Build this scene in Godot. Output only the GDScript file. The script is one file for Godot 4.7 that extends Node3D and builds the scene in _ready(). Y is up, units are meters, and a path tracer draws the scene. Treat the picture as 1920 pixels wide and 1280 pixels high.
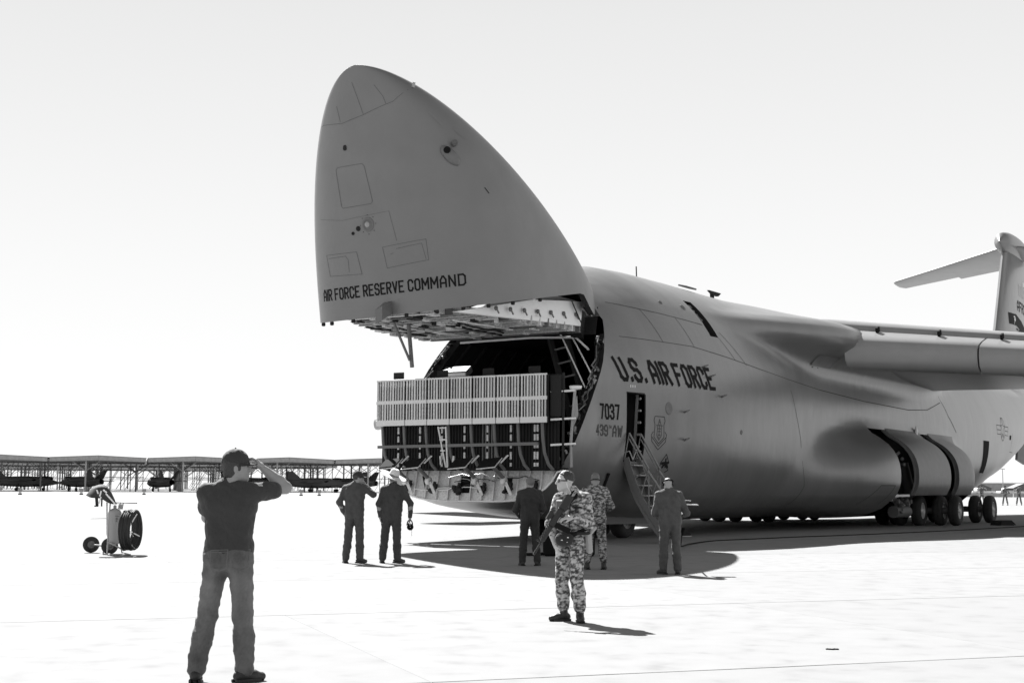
extends Node3D

var M := {}
var rng := RandomNumberGenerator.new()
var used := {}
var fold := FastNoiseLite.new()
var blot := FastNoiseLite.new()
var plane: Node3D

# ---------------------------------------------------------------- geometry
class Geo:
	var v := PackedVector3Array()
	var n := PackedVector3Array()
	var ix := PackedInt32Array()
	var c := PackedColorArray()
	var uv := PackedVector2Array()
	var col := Color.WHITE

	func add(vs: PackedVector3Array, ids: PackedInt32Array, smooth := true, cols := PackedColorArray()) -> void:
		var mid := Vector3.ZERO
		for p in vs:
			mid += p
		mid /= maxf(1.0, vs.size())
		var total := 0.0
		for t in range(0, ids.size(), 3):
			var a := vs[ids[t]]
			var f := (vs[ids[t + 2]] - a).cross(vs[ids[t + 1]] - a)
			total += f.dot(a - mid)
		var flip := total < 0.0
		var base := v.size()
		if smooth:
			var ns := PackedVector3Array()
			ns.resize(vs.size())
			for t in range(0, ids.size(), 3):
				var i0 := ids[t]
				var i1 := ids[t + 1]
				var i2 := ids[t + 2]
				var f := (vs[i2] - vs[i0]).cross(vs[i1] - vs[i0])
				if flip:
					f = -f
				ns[i0] += f
				ns[i1] += f
				ns[i2] += f
				ix.append(base + i0)
				ix.append(base + (i2 if flip else i1))
				ix.append(base + (i1 if flip else i2))
			for k in ns.size():
				ns[k] = ns[k].normalized() if ns[k].length_squared() > 1e-20 else Vector3.UP
			v.append_array(vs)
			n.append_array(ns)
			if cols.size() == vs.size():
				c.append_array(cols)
			else:
				for k in vs.size():
					c.append(col)
		else:
			for t in range(0, ids.size(), 3):
				var a := vs[ids[t]]
				var b := vs[ids[t + (2 if flip else 1)]]
				var d := vs[ids[t + (1 if flip else 2)]]
				var f := (d - a).cross(b - a)
				f = f.normalized() if f.length_squared() > 1e-20 else Vector3.UP
				for q in [a, b, d]:
					ix.append(v.size())
					v.append(q)
					n.append(f)
					c.append(col)

	func convex(vs: PackedVector3Array, ids: PackedInt32Array) -> void:
		var mid := Vector3.ZERO
		for p in vs:
			mid += p
		mid /= vs.size()
		for t in range(0, ids.size(), 3):
			var a := vs[ids[t]]
			var b := vs[ids[t + 1]]
			var d := vs[ids[t + 2]]
			var f := (d - a).cross(b - a)
			if f.dot(a - mid) < 0.0:
				var s := b
				b = d
				d = s
				f = -f
			f = f.normalized() if f.length_squared() > 1e-20 else Vector3.UP
			for q in [a, b, d]:
				ix.append(v.size())
				v.append(q)
				n.append(f)
				c.append(col)

	# box with chamfered edges; s = full size, b = bevel
	func box(at: Vector3, s: Vector3, basis := Basis(), b := 0.0) -> void:
		var h := s * 0.5
		var vs := PackedVector3Array()
		var ids := PackedInt32Array()
		if b <= 0.0:
			for k in 8:
				vs.append(at + basis * Vector3(h.x * (1 if k & 1 else -1), h.y * (1 if k & 2 else -1), h.z * (1 if k & 4 else -1)))
			for q in [[0, 1, 3, 2], [4, 5, 7, 6], [0, 1, 5, 4], [2, 3, 7, 6], [0, 2, 6, 4], [1, 3, 7, 5]]:
				ids.append_array(PackedInt32Array([q[0], q[1], q[2], q[0], q[2], q[3]]))
			convex(vs, ids)
			return
		b = minf(b, minf(h.x, minf(h.y, h.z)) * 0.9)
		for k in 8:
			var sg := Vector3(1 if k & 1 else -1, 1 if k & 2 else -1, 1 if k & 4 else -1)
			for e in 3:
				var q := h - Vector3(b, b, b)
				q[e] = h[e]
				vs.append(at + basis * (q * sg))
		for e in 3:
			for sgn in [0, 1]:
				var four := []
				for k in [0, 1, 3, 2]:
					var bits := [(k & 1), (k >> 1) & 1]
					var kk := 0
					var z := 0
					for d in 3:
						if d == e:
							kk |= sgn << d
						else:
							kk |= bits[z] << d
							z += 1
					four.append(kk * 3 + e)
				ids.append_array(PackedInt32Array([four[0], four[1], four[2], four[0], four[2], four[3]]))
		for k in 8:
			ids.append_array(PackedInt32Array([k * 3, k * 3 + 1, k * 3 + 2]))
			for e in 3:
				var k2 := k ^ (1 << e)
				if k2 > k:
					var f := (e + 1) % 3
					var g := (e + 2) % 3
					ids.append_array(PackedInt32Array([k * 3 + f, k2 * 3 + f, k2 * 3 + g, k * 3 + f, k2 * 3 + g, k * 3 + g]))
		convex(vs, ids)

	func bar(a: Vector3, b: Vector3, w: float, h: float, up := Vector3.UP, bev := 0.0) -> void:
		var d := (b - a).normalized()
		var u := up
		if absf(d.dot(u)) > 0.98:
			u = Vector3.RIGHT
		var s := d.cross(u).normalized()
		box((a + b) * 0.5, Vector3(w, h, (b - a).length()), Basis(s, s.cross(-d).normalized(), -d), bev)

	func tube(pts: Array, r, seg := 8, caps := true) -> void:
		var vs := PackedVector3Array()
		var ids := PackedInt32Array()
		var side := Vector3.ZERO
		for i in pts.size():
			var d: Vector3 = (pts[mini(i + 1, pts.size() - 1)] - pts[maxi(i - 1, 0)]).normalized()
			if side == Vector3.ZERO:
				side = d.cross(Vector3.UP if absf(d.y) < 0.9 else Vector3.RIGHT).normalized()
			else:
				side = (side - d * side.dot(d)).normalized()
			var up := d.cross(side)
			var rr: float = r[i] if r is Array else r
			for k in seg:
				var t := TAU * k / seg
				vs.append(pts[i] + (side * cos(t) + up * sin(t)) * rr)
		for i in pts.size() - 1:
			for k in seg:
				var a := i * seg + k
				var b := i * seg + (k + 1) % seg
				ids.append_array(PackedInt32Array([a, b, a + seg, b, b + seg, a + seg]))
		add(vs, ids, true)
		if caps:
			for e in [0, pts.size() - 1]:
				var cv := PackedVector3Array()
				var ci := PackedInt32Array()
				for k in seg:
					cv.append(vs[e * seg + k])
				var o: Vector3 = pts[1] if e == 0 else pts[pts.size() - 2]
				for k in range(1, seg - 1):
					ci.append_array(PackedInt32Array([0, k, k + 1]))
				fan(cv, ci, (pts[e] - o).normalized())

	func fan(vs: PackedVector3Array, ids: PackedInt32Array, out: Vector3) -> void:
		for t in range(0, ids.size(), 3):
			var a := vs[ids[t]]
			var b := vs[ids[t + 1]]
			var d := vs[ids[t + 2]]
			if (d - a).cross(b - a).dot(out) < 0.0:
				var s := b
				b = d
				d = s
			for q in [a, b, d]:
				ix.append(v.size())
				v.append(q)
				n.append(out)
				c.append(col)

	func quad(a: Vector3, b: Vector3, cc: Vector3, d: Vector3, out: Vector3) -> void:
		fan(PackedVector3Array([a, b, cc, d]), PackedInt32Array([0, 1, 2, 0, 2, 3]), out.normalized())

	func cyl(a: Vector3, b: Vector3, r: float, seg := 16, r2 := -1.0) -> void:
		tube([a, b], [r, r2 if r2 >= 0.0 else r], seg)

	# profile: array of Vector2(radius, along axis), turned about axis through at
	func lathe(at: Vector3, axis: Vector3, prof: Array, seg := 24, smooth := true) -> void:
		var x := axis.cross(Vector3.UP if absf(axis.y) < 0.9 else Vector3.RIGHT).normalized()
		var y := axis.cross(x)
		for part in ([prof] if smooth else range(prof.size() - 1).map(func(i): return [prof[i], prof[i + 1]])):
			var vs := PackedVector3Array()
			var ids := PackedInt32Array()
			for p in part:
				for k in seg:
					var t := TAU * k / seg
					vs.append(at + axis * p.y + (x * cos(t) + y * sin(t)) * p.x)
			for i in part.size() - 1:
				for k in seg:
					var a: int = i * seg + k
					var b: int = i * seg + (k + 1) % seg
					ids.append_array(PackedInt32Array([a, b, a + seg, b, b + seg, a + seg]))
			add(vs, ids, true)

	# rows of points joined to a sheet
	func sheet(rows: Array, wrap := false, smooth := true, skip = null) -> void:
		var vs := PackedVector3Array()
		var ids := PackedInt32Array()
		var m: int = rows[0].size()
		for r in rows:
			for p in r:
				vs.append(p)
		for i in rows.size() - 1:
			for k in (m if wrap else m - 1):
				if skip != null and skip.call(i, k):
					continue
				var a := i * m + k
				var b := i * m + (k + 1) % m
				ids.append_array(PackedInt32Array([a, b, a + m, b, b + m, a + m]))
		add(vs, ids, smooth)

	func ellipsoid(at: Vector3, r: Vector3, seg := 16, rings := 10, basis := Basis()) -> void:
		var rows := []
		for i in rings + 1:
			var p := PI * i / rings
			var row := []
			for k in seg:
				var t := TAU * k / seg
				row.append(at + basis * (Vector3(sin(p) * cos(t), cos(p), sin(p) * sin(t)) * r))
			rows.append(row)
		sheet(rows, true)

	func prism(poly: Array, off: Vector3, smooth := false) -> void:   # convex polygon pushed along off
		var vs := PackedVector3Array()
		var ids := PackedInt32Array()
		var m := poly.size()
		for p in poly:
			vs.append(p)
		for p in poly:
			vs.append(p + off)
		for k in range(1, m - 1):
			ids.append_array(PackedInt32Array([0, k, k + 1, m, m + k, m + k + 1]))
		for k in m:
			var b := (k + 1) % m
			ids.append_array(PackedInt32Array([k, b, k + m, b, b + m, k + m]))
		convex(vs, ids)

	func mesh() -> ArrayMesh:
		var a := []
		a.resize(Mesh.ARRAY_MAX)
		a[Mesh.ARRAY_VERTEX] = v
		a[Mesh.ARRAY_NORMAL] = n
		a[Mesh.ARRAY_COLOR] = c
		a[Mesh.ARRAY_INDEX] = ix
		var m := ArrayMesh.new()
		m.add_surface_from_arrays(Mesh.PRIMITIVE_TRIANGLES, a)
		return m

func numbered(called: String) -> String:
	if not used.has(called):
		used[called] = 0
		return called
	used[called] += 1
	return "%s_%03d" % [called, used[called]]

func part(called: String, g: Geo, m: Material, parent: Node) -> MeshInstance3D:
	var o := MeshInstance3D.new()
	o.name = called
	o.mesh = g.mesh()
	o.material_override = m
	parent.add_child(o, true)
	return o

func put(called: String, mesh: Mesh, m: Material, parent: Node, at := Transform3D()) -> MeshInstance3D:
	var o := MeshInstance3D.new()
	o.name = called
	o.mesh = mesh
	o.material_override = m
	o.transform = at
	parent.add_child(o, true)
	return o

func thing(called: String, label: String, category: String, at := Vector3.ZERO, turn := 0.0, group := "") -> Node3D:
	var o := Node3D.new()
	o.name = numbered(called)
	add_child(o)
	o.position = at
	o.rotation.y = turn
	o.set_meta("label", label)
	o.set_meta("category", category)
	if group != "":
		o.set_meta("group", group)
	return o

func dup(root: Node3D, called: String, label: String, at: Vector3, turn: float, group := "") -> Node3D:
	var r: Node3D = root.duplicate()
	r.name = numbered(called)
	add_child(r)
	r.position = at
	r.rotation.y = turn
	r.set_meta("label", label)
	if group != "":
		r.set_meta("group", group)
	return r

func limb(called: String, parent: Node) -> Node3D:
	var o := Node3D.new()
	o.name = called
	parent.add_child(o, true)
	return o

# ---------------------------------------------------------------- materials
func grey(lin: float) -> Color:
	return Color(lin, lin, lin).linear_to_srgb()

func mat(lin: float, rough := 0.7, metal := 0.0) -> StandardMaterial3D:
	var m := StandardMaterial3D.new()
	m.albedo_color = grey(lin)
	m.roughness = rough
	m.metallic = metal
	return m

func noise_tex(freq: float, lo: float, hi: float, sd: int, size := 512, oct := 5, normal := false) -> NoiseTexture2D:
	var t := NoiseTexture2D.new()
	var f := FastNoiseLite.new()
	f.noise_type = FastNoiseLite.TYPE_SIMPLEX_SMOOTH
	f.seed = sd
	f.frequency = freq
	f.fractal_octaves = oct
	t.noise = f
	t.width = size
	t.height = size
	t.seamless = true
	if normal:
		t.as_normal_map = true
		t.bump_strength = 3.0
	else:
		var g := Gradient.new()
		g.set_color(0, grey(lo))
		g.set_color(1, grey(hi))
		t.color_ramp = g
	return t

func textured(lo: float, hi: float, freq: float, scale: Vector3, rough: float, sd: int, world := false) -> StandardMaterial3D:
	var m := StandardMaterial3D.new()
	m.albedo_texture = noise_tex(freq, lo, hi, sd)
	m.uv1_triplanar = true
	m.uv1_world_triplanar = world
	m.uv1_scale = scale
	m.roughness = rough
	return m

func make_materials() -> void:
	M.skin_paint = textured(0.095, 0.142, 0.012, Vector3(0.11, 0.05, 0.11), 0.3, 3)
	M.visor_paint = textured(0.095, 0.122, 0.012, Vector3(0.1, 0.1, 0.1), 0.4, 5)
	for k in ["skin_paint", "visor_paint"]:
		M[k].metallic_specular = 0.8
		M[k].normal_enabled = true
		M[k].normal_texture = noise_tex(0.02, 0, 1, 61, 512, 3, true)
		M[k].normal_scale = 0.12
	M.line = mat(0.075, 0.7)
	M.light_line = mat(0.36, 0.6)
	M.hose = mat(0.3, 0.6)
	M.letter = mat(0.012, 0.6)
	M.faint_letter = mat(0.03, 0.6)
	M.white_letter = mat(0.7, 0.6)
	M.black = mat(0.012, 0.8)
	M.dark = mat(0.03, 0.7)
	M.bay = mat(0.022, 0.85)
	M.mid = mat(0.12, 0.6)
	M.steel = mat(0.35, 0.35, 0.5)
	M.white = mat(0.78, 0.5)
	M.dirty_white = textured(0.42, 0.78, 0.03, Vector3(0.9, 0.9, 0.9), 0.6, 8)
	M.primer = textured(0.2, 0.55, 0.02, Vector3(1.1, 1.1, 1.1), 0.6, 9)
	M.tyre = textured(0.012, 0.03, 0.03, Vector3(1, 1, 1), 0.85, 10)
	M.rim = mat(0.42, 0.4, 0.3)
	M.hub = mat(0.6, 0.4, 0.2)
	M.slat = mat(0.64, 0.5)
	M.slat_worn = mat(0.48, 0.5)
	M.soft_line = mat(0.08, 0.7)
	M.rubber = mat(0.02, 0.7)
	M.paint_grey = textured(0.1, 0.14, 0.02, Vector3(0.2, 0.2, 0.2), 0.45, 12)
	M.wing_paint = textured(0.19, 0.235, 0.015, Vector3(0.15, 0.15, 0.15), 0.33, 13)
	M.under = mat(0.09, 0.6)
	M.cloth = StandardMaterial3D.new()
	M.cloth.vertex_color_use_as_albedo = true
	M.cloth.roughness = 0.9
	M.cloth.rim_enabled = true
	M.cloth.rim = 0.15
	M.cloth.normal_enabled = true
	M.cloth.normal_texture = noise_tex(0.018, 0, 1, 71, 512, 3, true)
	M.cloth.normal_scale = 1.8
	M.cloth.uv1_triplanar = true
	M.cloth.uv1_scale = Vector3(1.6, 1.0, 1.6)
	M.flesh = StandardMaterial3D.new()
	M.flesh.vertex_color_use_as_albedo = true
	M.flesh.roughness = 0.55
	M.hair = textured(0.012, 0.05, 0.08, Vector3(8, 3, 8), 0.6, 15)
	M.grey_hair = textured(0.06, 0.2, 0.08, Vector3(8, 3, 8), 0.7, 16)
	M.boot = textured(0.012, 0.03, 0.05, Vector3(3, 3, 3), 0.6, 17)
	M.straw = textured(0.42, 0.62, 0.12, Vector3(6, 6, 6), 0.85, 18)
	M.gun = mat(0.02, 0.45, 0.3)
	M.roof = mat(0.2, 0.6)
	M.fascia = textured(0.26, 0.36, 0.02, Vector3(0.1, 0.1, 0.1), 0.6, 19)
	M.post = mat(0.24, 0.6)
	M.jet = mat(0.14, 0.55)
	M.glass = mat(0.02, 0.1)
	for k in ["black", "dark", "bay", "letter", "line", "jet"]:
		M[k].metallic_specular = 0.15
	M.cover = mat(0.035, 0.8)
	M.frame = mat(0.3, 0.5)
	M.rail = mat(0.2, 0.5)
	M.seal = mat(0.14, 0.9)
	M.slabs = []
	for i in 4:
		M.slabs.append(slab_mat(i))
	M.apron = textured(0.2, 0.235, 0.01, Vector3(0.013, 0.013, 0.013), 0.9, 40, true)
	M.apron.metallic_specular = 0.2

func slab_mat(i: int) -> StandardMaterial3D:
	var m := textured(0.2, 0.24, 0.03, Vector3(0.09, 0.09, 0.09) * (1.0 + 0.17 * i), 0.9, 30 + i, true)
	var t: NoiseTexture2D = m.albedo_texture
	var g := Gradient.new()
	g.offsets = PackedFloat32Array([0.0, 0.25, 0.4, 1.0])
	var k := 0.97 + 0.025 * i
	g.colors = PackedColorArray([grey(0.17 * k), grey(0.2 * k), grey(0.211 * k), grey(0.224 * k)])
	t.color_ramp = g
	t.noise.fractal_octaves = 6
	m.metallic_specular = 0.2
	return m

# ---------------------------------------------------------------- bodies: bones joined with a smooth minimum, meshed as surface nets
# prim: {a, b, ra, rb, k} a tapered capsule, or {e = centre, r = radii, q = basis, k} an ellipsoid
func cap(a: Vector3, b: Vector3, ra: float, rb: float, k := 0.03) -> Dictionary:
	return {"a": a, "b": b, "ra": ra, "rb": rb, "k": k}

func ell(e: Vector3, r: Vector3, q := Basis(), k := 0.02) -> Dictionary:
	return {"e": e, "r": r, "q": q, "k": k}

func nets(g: Geo, prims: Array, h: float, colour, amp := 0.0, freq := Vector3.ONE, post = null) -> void:
	var lo := Vector3.ONE * 1e9
	var hi := -lo
	for p in prims:
		if p.has("e"):
			var R: float = maxf(p.r.x, maxf(p.r.y, p.r.z))
			lo = lo.min(p.e - Vector3.ONE * R)
			hi = hi.max(p.e + Vector3.ONE * R)
		else:
			var R: float = maxf(p.ra, p.rb)
			lo = lo.min(p.a.min(p.b) - Vector3.ONE * R)
			hi = hi.max(p.a.max(p.b) + Vector3.ONE * R)
	var pad := 3.0 * h + amp * 2.0 + 0.01
	lo -= Vector3.ONE * pad
	hi += Vector3.ONE * pad
	var nx := int((hi.x - lo.x) / h) + 2
	var ny := int((hi.y - lo.y) / h) + 2
	var nz := int((hi.z - lo.z) / h) + 2
	var f := PackedFloat32Array()
	f.resize(nx * ny * nz)
	f.fill(0.2)
	for p in prims:
		var k: float = p.k
		var is_e: bool = p.has("e")
		var A: Vector3
		var B: Vector3
		if is_e:
			var R: float = maxf(p.r.x, maxf(p.r.y, p.r.z))
			A = p.e - Vector3.ONE * R
			B = p.e + Vector3.ONE * R
		else:
			var R: float = maxf(p.ra, p.rb)
			A = p.a.min(p.b) - Vector3.ONE * R
			B = p.a.max(p.b) + Vector3.ONE * R
		var m := k + 2.0 * h
		A = (A - lo - Vector3.ONE * m) / h
		B = (B - lo + Vector3.ONE * m) / h
		var x0 := maxi(0, int(A.x))
		var y0 := maxi(0, int(A.y))
		var z0 := maxi(0, int(A.z))
		var x1 := mini(nx - 1, int(B.x) + 1)
		var y1 := mini(ny - 1, int(B.y) + 1)
		var z1 := mini(nz - 1, int(B.z) + 1)
		var pa: Vector3 = Vector3.ZERO if is_e else p.a
		var pd: Vector3 = Vector3.ZERO if is_e else p.b - p.a
		var dd := maxf(pd.length_squared(), 1e-9)
		var ra: float = 0.0 if is_e else p.ra
		var rd: float = 0.0 if is_e else p.rb - p.ra
		var inv: Basis = p.q.inverse() if is_e else Basis()
		var ec: Vector3 = p.e if is_e else Vector3.ZERO
		var er: Vector3 = p.r if is_e else Vector3.ONE
		var rmin := minf(er.x, minf(er.y, er.z))
		for z in range(z0, z1 + 1):
			for y in range(y0, y1 + 1):
				var row := (z * ny + y) * nx
				for x in range(x0, x1 + 1):
					var q := lo + Vector3(x, y, z) * h
					var d: float
					if is_e:
						var l := inv * (q - ec)
						var k0 := (l / er).length()
						var k1 := (l / (er * er)).length()
						d = k0 * (k0 - 1.0) / k1 if k1 > 1e-6 else -rmin
					else:
						var w := q - pa
						var t := clampf(w.dot(pd) / dd, 0.0, 1.0)
						d = (w - pd * t).length() - ra - rd * t
					var o := f[row + x]
					var s := k - absf(o - d)
					var r := minf(o, d)
					if s > 0.0:
						r -= s * s * 0.25 / k
					f[row + x] = r
	if amp > 0.0 or post != null:
		var near := 2.5 * h + amp
		for z in nz:
			for y in ny:
				var row := (z * ny + y) * nx
				for x in nx:
					var d := f[row + x]
					if d < near and (post != null or d > -near):
						var q := lo + Vector3(x, y, z) * h
						if amp > 0.0:
							var qq := (q + Vector3(0.5 * q.y, 0.45 * q.x, 0.3 * q.y)) * freq
							d += amp * (fold.get_noise_3dv(qq) + 0.8 * maxf(0.0, 0.25 - absf(fold.get_noise_3dv(qq * 1.3 + Vector3.ONE * 9.0))) * 2.0 - 0.2)
						if post != null:
							d = post.call(q, d)
						f[row + x] = d
	var id := PackedInt32Array()
	id.resize(nx * ny * nz)
	id.fill(-1)
	var vs := PackedVector3Array()
	var cols := PackedColorArray()
	var ids := PackedInt32Array()
	var sy := nx
	var sz := nx * ny
	var off := [0, 1, sy, sy + 1, sz, sz + 1, sz + sy, sz + sy + 1]
	var ed := [[0, 1], [2, 3], [4, 5], [6, 7], [0, 2], [1, 3], [4, 6], [5, 7], [0, 4], [1, 5], [2, 6], [3, 7]]
	var painted: bool = colour is Callable
	for z in nz - 1:
		for y in ny - 1:
			var row := (z * ny + y) * nx
			for x in nx - 1:
				var i := row + x
				var s := int(f[i] < 0) + int(f[i + 1] < 0) + int(f[i + sy] < 0) + int(f[i + sy + 1] < 0) + int(f[i + sz] < 0) + int(f[i + sz + 1] < 0) + int(f[i + sz + sy] < 0) + int(f[i + sz + sy + 1] < 0)
				if s == 0 or s == 8:
					continue
				var sum := Vector3.ZERO
				var cnt := 0
				for e in ed:
					var fa := f[i + off[e[0]]]
					var fb := f[i + off[e[1]]]
					if (fa < 0) != (fb < 0):
						var t := fa / (fa - fb)
						var a: int = e[0]
						var b: int = e[1]
						sum += Vector3(lerpf(a & 1, b & 1, t), lerpf((a >> 1) & 1, (b >> 1) & 1, t), lerpf(a >> 2, b >> 2, t))
						cnt += 1
				var q := lo + (Vector3(x, y, z) + sum / cnt) * h
				id[i] = vs.size()
				vs.append(q)
				cols.append(colour.call(q) if painted else colour)
	for z in range(1, nz - 1):
		for y in range(1, ny - 1):
			var row := (z * ny + y) * nx
			for x in range(1, nx - 1):
				var i := row + x
				var a := f[i] < 0
				if a != (f[i + 1] < 0):
					_q(ids, id[i - sy - sz], id[i - sz], id[i], id[i - sy], a)
				if a != (f[i + sy] < 0):
					_q(ids, id[i - 1 - sz], id[i - 1], id[i], id[i - sz], a)
				if a != (f[i + sz] < 0):
					_q(ids, id[i - 1 - sy], id[i - sy], id[i], id[i - 1], a)
	g.add(vs, ids, true, cols)

func _q(ids: PackedInt32Array, a: int, b: int, c: int, d: int, turn: bool) -> void:
	if a < 0 or b < 0 or c < 0 or d < 0:
		return
	if turn:
		ids.append(a); ids.append(b); ids.append(c)
		ids.append(a); ids.append(c); ids.append(d)
	else:
		ids.append(a); ids.append(c); ids.append(b)
		ids.append(a); ids.append(d); ids.append(c)

# ---------------------------------------------------------------- people
func lin(x: float) -> Color:
	return Color(x, x, x)

func camo_colour(p: Vector3) -> Color:
	var a := blot.get_noise_3d(p.x * 11.0, p.y * 25.0, p.z * 11.0) + 0.6 * blot.get_noise_3d(p.x * 26.0 + 40.0, p.y * 55.0, p.z * 26.0)
	if a < -0.24:
		return lin(0.035)
	if a < -0.02:
		return lin(0.12)
	if a < 0.2:
		return lin(0.24)
	return lin(0.46)

func hand_prims(out: Array, w: Vector3, d: Vector3, palm: Vector3, thumb: Vector3, curl: float, s := 1.0) -> void:
	d = d.normalized()
	palm = (palm - d * palm.dot(d)).normalized()
	thumb = (thumb - d * thumb.dot(d) - palm * thumb.dot(palm)).normalized()
	out.append(cap(w - d * 0.02, w + d * 0.03, 0.026 * s, 0.026 * s, 0.01))
	for i in 4:
		var sd := (1.5 - i) * 0.0195 * s
		var kn := w + d * (0.088 - 0.004 * absf(i - 1.0)) * s + thumb * sd
		out.append(cap(w + d * 0.02 * s + thumb * sd * 0.7, kn, 0.0145 * s, 0.0125 * s, 0.012))
		var ln: float = [0.95, 1.05, 0.98, 0.78][i] * s
		var dir := d
		var p := kn
		var r := 0.0098
		for j in 3:
			dir = (dir * cos(curl) + palm * sin(curl)).normalized() if j > 0 else (dir * cos(curl * 0.7) + palm * sin(curl * 0.7)).normalized()
			var q: Vector3 = p + dir * [0.043, 0.026, 0.021][j] * ln
			out.append(cap(p, q, r * s, (r - 0.0008) * s, 0.004))
			p = q
			r -= 0.0009
	var t0 := w + d * 0.025 * s + thumb * 0.024 * s
	var t1 := t0 + (thumb * 0.6 + d * 0.75 + palm * 0.25).normalized() * 0.042 * s
	var t2 := t1 + (thumb * 0.15 + d * 0.8 + palm * (0.2 + curl * 0.5)).normalized() * 0.034 * s
	out.append(cap(t0, t1, 0.0145 * s, 0.0115 * s, 0.01))
	out.append(cap(t1, t2, 0.0112 * s, 0.009 * s, 0.004))

# spec: fwd (where the body faces), look (where the face points), feet [right, left], arms {r: [elbow, wrist, hand dir, palm dir, curl], l: ...}; all as x right, y up, z towards the camera, measured from between the feet
func person(label: String, at: Vector3, size: float, spec: Dictionary) -> Node3D:
	var root := thing("person", label, "person", at)
	root.scale = Vector3.ONE * size
	var F: Vector3 = spec.fwd.normalized()
	var R := F.cross(Vector3.UP).normalized()       # the person's right
	var cell: float = spec.get("cell", 0.02)
	var fat: float = spec.get("fat", 1.0)
	var outfit: String = spec.outfit
	var lean: Vector3 = spec.get("lean", Vector3.ZERO)  # how far the chest stands before the hips
	var skin: float = spec.get("skin", 0.36) * 0.72
	var L := func(x: float, y: float, z: float) -> Vector3:      # right, up, forward
		return R * x + Vector3.UP * y + F * z
	var feet: Array = spec.feet
	var hipc: Vector3 = (Vector3(feet[0].x + feet[1].x, 0, feet[0].z + feet[1].z)) * 0.5 + spec.get("hip", Vector3.ZERO)
	var H := func(x: float, y: float, z: float) -> Vector3:
		return hipc + R * x + Vector3.UP * y + F * z
	var up: Vector3 = hipc + lean
	var C := func(x: float, y: float, z: float) -> Vector3:
		return up + R * x + Vector3.UP * y + F * z
	var mid := func(x: float, y: float, z: float) -> Vector3:
		return hipc + lean * 0.5 + R * x + Vector3.UP * y + F * z
	var legs := []
	var shins := []
	var ank := []
	var toes: Array = spec.get("toes", [F, F])
	var kb: Array = spec.get("knee", [0.03, 0.03])
	for i in 2:
		var sg := 1.0 if i == 0 else -1.0
		var hip: Vector3 = H.call(sg * 0.092, 0.93, 0.0)
		var an := Vector3(feet[i].x, 0.1, feet[i].z)
		var kn: Vector3 = (hip + an) * 0.5 + F * kb[i] + Vector3.UP * -0.01
		legs.append([hip, kn])
		shins.append([kn, an])
		ank.append(an)
	var sh := [C.call(0.185, 1.435, 0.0), C.call(-0.185, 1.435, 0.0)]
	var arms := [spec.arms.r, spec.arms.l]
	var hc: Vector3 = C.call(0, 1.635, 0.015) + spec.get("head", Vector3.ZERO)
	var lf: Vector3 = spec.get("look", F).normalized()
	var lr := lf.cross(Vector3.UP).normalized()
	var HB := Basis(lr, lr.cross(lf), -lf)             # head axes: x right, y up, z back
	var coarse := maxf(cell, 0.018)
	# --- the body: one continuous surface under the clothes, head and hands finer
	var body := Geo.new()
	var pr := []
	for i in 2:
		pr.append(cap(legs[i][0], legs[i][1], 0.06, 0.05, 0.03))
		pr.append(cap(shins[i][0], shins[i][1] - Vector3.UP * 0.04, 0.045, 0.035, 0.03))
		pr.append(cap(sh[i], arms[i][0], 0.05, 0.045, 0.03))
		pr.append(cap(arms[i][0], arms[i][0].lerp(arms[i][1], 0.35), 0.045, 0.05, 0.02))
		pr.append(cap(arms[i][0].lerp(arms[i][1], 0.35), arms[i][1], 0.05, 0.03, 0.02))
	pr.append(cap(H.call(-0.06, 0.98, 0), H.call(0.06, 0.98, 0), 0.1, 0.1, 0.05))
	pr.append(cap(mid.call(0, 1.0, 0), mid.call(0, 1.2, 0), 0.1, 0.1, 0.05))
	pr.append(cap(C.call(-0.07, 1.3, 0), C.call(0.07, 1.3, 0), 0.1, 0.1, 0.05))
	pr.append(cap(sh[0].lerp(sh[1], 0.1), sh[1].lerp(sh[0], 0.1), 0.05, 0.05, 0.05))
	pr.append(cap(C.call(0, 1.42, -0.015), hc - HB.y * 0.06 + HB.z * 0.015, 0.062, 0.056, 0.04))
	nets(body, pr, coarse, lin(skin))
	var hd := []
	hd.append(ell(hc + HB.y * 0.035 + HB.z * 0.012, Vector3(0.074, 0.088, 0.094), HB, 0.02))
	hd.append(ell(hc - HB.y * 0.025 - HB.z * 0.028, Vector3(0.062, 0.088, 0.066), HB, 0.03))
	hd.append(cap(hc - HB.y * 0.092 - HB.z * 0.058, hc - HB.y * 0.088 - HB.z * 0.068, 0.024, 0.022, 0.03))
	for sg in [-1.0, 1.0]:
		hd.append(cap(hc - HB.y * 0.092 - HB.z * 0.055 + HB.x * 0.012 * sg, hc - HB.y * 0.058 + HB.z * 0.005 + HB.x * 0.05 * sg, 0.02, 0.024, 0.03))
		hd.append(ell(hc - HB.y * 0.012 + HB.z * 0.012 + HB.x * 0.073 * sg, Vector3(0.011, 0.032, 0.019), HB, 0.006))
		hd.append(cap(hc + HB.y * 0.024 - HB.z * 0.083 + HB.x * 0.012 * sg, hc + HB.y * 0.022 - HB.z * 0.07 + HB.x * 0.045 * sg, 0.011, 0.011, 0.015))
	hd.append(cap(hc + HB.y * 0.012 - HB.z * 0.088, hc - HB.y * 0.028 - HB.z * 0.107, 0.009, 0.015, 0.012))
	hd.append(cap(hc - HB.y * 0.056 - HB.z * 0.084 - HB.x * 0.018, hc - HB.y * 0.056 - HB.z * 0.084 + HB.x * 0.018, 0.011, 0.011, 0.01))
	hd.append(cap(C.call(0, 1.44, -0.01), hc - HB.y * 0.06 + HB.z * 0.018, 0.06, 0.056, 0.03))
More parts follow.
